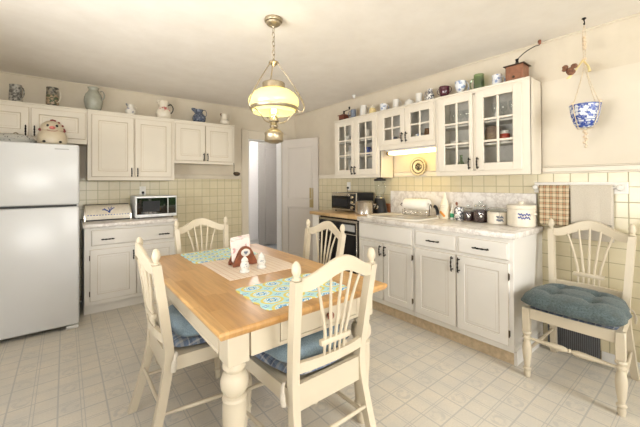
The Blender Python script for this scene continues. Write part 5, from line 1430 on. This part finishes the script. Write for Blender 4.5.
def bean_jar(lab, y, r, h):
    c = (xq, y, ZS); t = thing('glass_jar', lab, 'jar', c, group='glass jars of dark beans')
    mb = MB(); mb.lathe([(1e-5, 0), (r*.92, 0), (r, .008), (r, h*.62), (r*.86, h*.72), (r*.80, h*.76)], c, 28, cap=False); mb.build('jar', M['clear'], t)
    mb = MB(); mb.lathe([(r*.84, h*.762), (r*.86, h*.79), (r*.80, h*.84), (r*.35, h*.88), (r*.28, h*.90), (r*.34, h*.95), (r*.30, h*.995), (1e-5, h)], c, 24, cap=False); mb.build('lid', M['clear'], t)
    mb = MB(); mb.lathe([(1e-5, .004), (r*.90, .004), (r*.97, .012), (r*.97, h*.56), (r*.5, h*.60), (1e-5, h*.60)], c, 28, cap=False); o = mb.build('beans', M['beans'], t); o['kind'] = 'stuff'
    mb = MB(); mb.tube([(c[0]+r*.83*math.cos(2*PI*i/24), c[1]+r*.83*math.sin(2*PI*i/24), c[2]+h*.755) for i in range(24)], .003, 6, closed=True); mb.build('wire_bail', M['chrome'], t)
    mb = MB(); mb.lathe([(1e-5, .002), (.009, .0015), (.010, .0)], (0,0,0), 16)
    a = PI+.45; bmesh.ops.transform(mb.bm, matrix=Matrix.Translation((c[0]+(r+.0005)*math.cos(a), c[1]+(r+.0005)*math.sin(a), c[2]+h*.30)) @ Matrix.Rotation(a, 4, 'Z') @ Matrix.Rotation(PI/2, 4, 'Y'), verts=mb.bm.verts); mb.build('seal', M['label'], t)
bean_jar('shorter glass jar of dark beans, beside the patterned crock', -3.043, .046, .150)
bean_jar('taller glass jar of dark beans, between small jar and wire-lidded crock', -3.155, .062, .188)
def squiggle(c, r, a0, z, w, h, rows, parent, mat='bluedecal'):
    mb = MB()
    for k in range(rows):
        pts = []
        n = 26
        for i in range(n):
            f = i/(n-1); a = a0 + w*(f-.5)/r
            zz = z - k*h*1.25 + h*.45*math.sin(f*29+k*2) + h*.2*math.sin(f*11)
            pts.append((c[0]+(r+.0006)*math.cos(a), c[1]+(r+.0006)*math.sin(a), c[2]+zz))
        mb.tube(pts, [.0028+.0016*abs(math.sin(i*1.7)) for i in range(n)], 5)
    mb.build('blue_decoration', M[mat], parent)
c = (xq-.010, -3.302, ZS); t = thing('crock', 'grey-white stoneware crock with wire-bail glass lid and blue decoration', 'crock', c)
mb = MB(); mb.lathe([(1e-5, 0), (.076, 0), (.080, .005), (.080, .098), (.078, .104), (.073, .106), (.071, .100), (1e-5, .100)], c, 34, cap=False); mb.build('body', M['cer_cream'], t)
mb = MB(); mb.lathe([(.078, .1065), (.079, .112), (.070, .122), (.030, .130), (1e-5, .131)], c, 30); mb.build('lid', M['clear'], t)
mb = MB()
mb.tube([(c[0]+.0805*math.cos(2*PI*i/30), c[1]+.0805*math.sin(2*PI*i/30), c[2]+.104) for i in range(30)], .0025, 6, closed=True)
mb.tube(curve_pts([(c[0], c[1]+.0805, c[2]+.10), (c[0], c[1]+.072, c[2]+.128), (c[0], c[1], c[2]+.136), (c[0], c[1]-.072, c[2]+.128), (c[0], c[1]-.0805, c[2]+.10)], 5), .0025, 6)
mb.tube(curve_pts([(c[0]-.071, c[1]-.045, c[2]+.106), (c[0]-.078, c[1]-.048, c[2]+.08), (c[0]-.072, c[1]-.046, c[2]+.04)], 5), .0025, 6)
mb.build('wire_bail', M['chrome'], t)
squiggle(c, .080, PI+.62, .062, .052, .020, 2, t, 'bluemug')
c = (xq-.024, -3.491, ZS); t = thing('crock', 'large cream stoneware crock with knob lid and cobalt blue lettering', 'crock', c)
R_ = .100
mb = MB(); mb.lathe([(1e-5, 0), (R_*.95, 0), (R_, .006), (R_, .128), (R_*1.03, .131), (R_*1.03, .140), (R_*.98, .142)], c, 38, cap=False); mb.build('body', M['cer_cream'], t)
mb = MB(); mb.lathe([(R_*1.04, .1425), (R_*1.05, .146), (R_*1.05, .166), (R_*1.0, .172), (.05, .178), (.024, .180), (.017, .184), (.022, .192), (.022, .199), (1e-5, .203)], c, 38); mb.build('lid', M['cer_cream'], t)
for a in (-PI/2-.35,):
    mb = MB(); ca, sa = math.cos(a), math.sin(a); n_ = (-sa, ca)
    mb.tube(curve_pts([(c[0]+R_*ca-.022*n_[0], c[1]+R_*sa-.022*n_[1], c[2]+.098), (c[0]+(R_+.020)*ca-.014*n_[0], c[1]+(R_+.020)*sa-.014*n_[1], c[2]+.106), (c[0]+(R_+.020)*ca+.014*n_[0], c[1]+(R_+.020)*sa+.014*n_[1], c[2]+.106), (c[0]+R_*ca+.022*n_[0], c[1]+R_*sa+.022*n_[1], c[2]+.098)], 5), .007, 8); mb.build('handle', M['cer_cream'], t)
squiggle(c, R_, PI+.55, .100, .085, .020, 2, t)

# ------------------------------------------------------------------ towel rail and towels
t = thing('towel_rail', 'white wooden towel rail with porcelain knobs on the tiled wall', 'towel rail', (-.01, -3.835, 1.263))
mb = MB(); mb.box(-.024, -.009, -4.116, -3.548, 1.222, 1.306, .004); mb.build('back_board', M['white'], t)
for y in (-3.566, -4.075):
    mb = MB(); mb.lathe([(.012, -.0243), (.014, -.030), (.010, -.036), (.020, -.042), (.022, -.052), (.016, -.062), (1e-5, -.064)], (0, y, 1.266), 18, axis='x'); mb.build('knob', M['porc'], t)
mb = MB(); mb.tube([(-.047, -3.582, 1.266), (-.047, -4.060, 1.266)], .008, 12); mb.build('bar', M['white'], t)
def towel(name, label, mat, y0, y1, zf, zb, seedk, skew=0.0, th=.004):
    """cloth folded over the bar; front hem at zf, back hem at zb"""
    zt_ = 1.266; r = .0160
    def P_(u, v):       # u across, v along the cloth from front hem over the bar to back hem
        y = y0 + (y1-y0)*u
        Lf = zt_-zf; Lb = zt_-zb; A = PI*r; s = v*(Lf+A+Lb)
        w = (math.sin(u*9+seedk)+.6*math.sin(u*17+2*seedk))*.0035
        if s < Lf:
            k = 1 - s/Lf; return (-.047-r - (.003+w*.6)*k - .003*k*abs(math.sin(u*5+seedk)), y + skew*k*.02*(u-.5), zf + s)
        if s < Lf+A:
            a = (s-Lf)/r; return (-.047 - r*math.cos(a), y, zt_ + r*math.sin(a))
        k = (s-Lf-A)/Lb; return (-.047+r - .007*k, y, zt_ - (s-Lf-A))
    mb = MB(); mb.grid(P_, 28, 90)
    o = mb.build(name, M[mat], None, sharp=180, solid=th)
    return tag(o, label, 'towel')
towel('towel', 'brown, green and cream plaid towel folded over the towel rail', 'towelplaid', -3.592, -3.792, .972, 1.02, 1.0, .6)
towel('towel', 'plain beige terry towel folded over the rail beside the plaid one', 'towelbeige', -3.799, -4.040, 1.000, .880, 2.6, .3, .006)

# floor-level register behind the chair, ceiling hook
t = thing('wall_register', 'dark finned heating register in the tiled wall behind the cushioned chair', 'register', (-.015, -3.77, .2))
mb = MB(); mb.box(-.0225, -.0145, -3.955, -3.632, .020, .335, .003); mb.build('back_plate', M['ventdark'], t)
mb = MB()
for k in range(26): mb.box(-.032, -.0228, -3.950+k*.0123, -3.944+k*.0123, .030, .327)
mb.build('fins', M['fin'], t)
t = thing('ceiling_hook', 'tiny white cone-shaped hook on the ceiling over corner cabinet', 'hook', (-.10, -1.53, 2.44))
mb = MB(); mb.lathe([(.030, 2.4515), (.028, 2.446), (.014, 2.425), (.006, 2.408), (1e-5, 2.404)], (-.10, -1.53, 0), 14); mb.build('cone', M['trim'], t)

# ------------------------------------------------------------------ daylight and view
def aim(o, target):
    d = V(target) - o.location; o.rotation_euler = d.to_track_quat('-Z', 'Y').to_euler()
a = light('window_daylight', 'AREA', (XL-2.2, -3.6, .35), 620, (1.0, .977, .955), 4.0, 2.4); aim(a, (-1.6, -2.6, 2.2))
a = light('window_daylight', 'AREA', (-3.6, YF-2.2, .35), 620, (1.0, .977, .955), 3.0, 2.4); aim(a, (-2.2, -2.0, 2.2))
a = light('window_daylight', 'AREA', (-.9, YF-2.6, 2.6), 520, (1.0, .977, .955), 3.0, 2.0); aim(a, (-1.6, -2.6, 1.2))
s_ = light('hedge_boost_sun', 'SUN', (-2, 3, 9), 5.0, (1.0, .96, .9)); aim(s_, (-2.0, -6, 0)); s_.data.angle = .02  # added sun lamp, aimed to brighten the hedge for the microwave reflection
light('hall_fill', 'POINT', (-.35, .75, 2.1), 22, (1.0, .97, .95), .15)  # added point lamp without a fixture, brightens the hall in place of daylight
w = bpy.data.worlds.new('sky'); scene.world = w; w.use_nodes = True
nt = w.node_tree; bg = nt.nodes['Background']
v_, x_, y_, z_ = coords(nt, 'Generated')
nt.links.new(ramp(nt, z_, [(.0, (.75, .80, .85)), (.6, (.62, .74, .95))]), bg.inputs[0]); bg.inputs[1].default_value = 1.6
vs = scene.view_settings
scene.display_settings.display_device = 'sRGB'
vs.view_transform = 'Standard'; vs.look = 'None'; vs.gamma = 1.0; vs.use_curve_mapping = False
vs.exposure = 0.02
scene.cycles.use_denoising = True
scene.cycles.max_bounces = 10; scene.cycles.diffuse_bounces = 5; scene.cycles.transparent_max_bounces = 16
scene.cycles.sample_clamp_indirect = 6
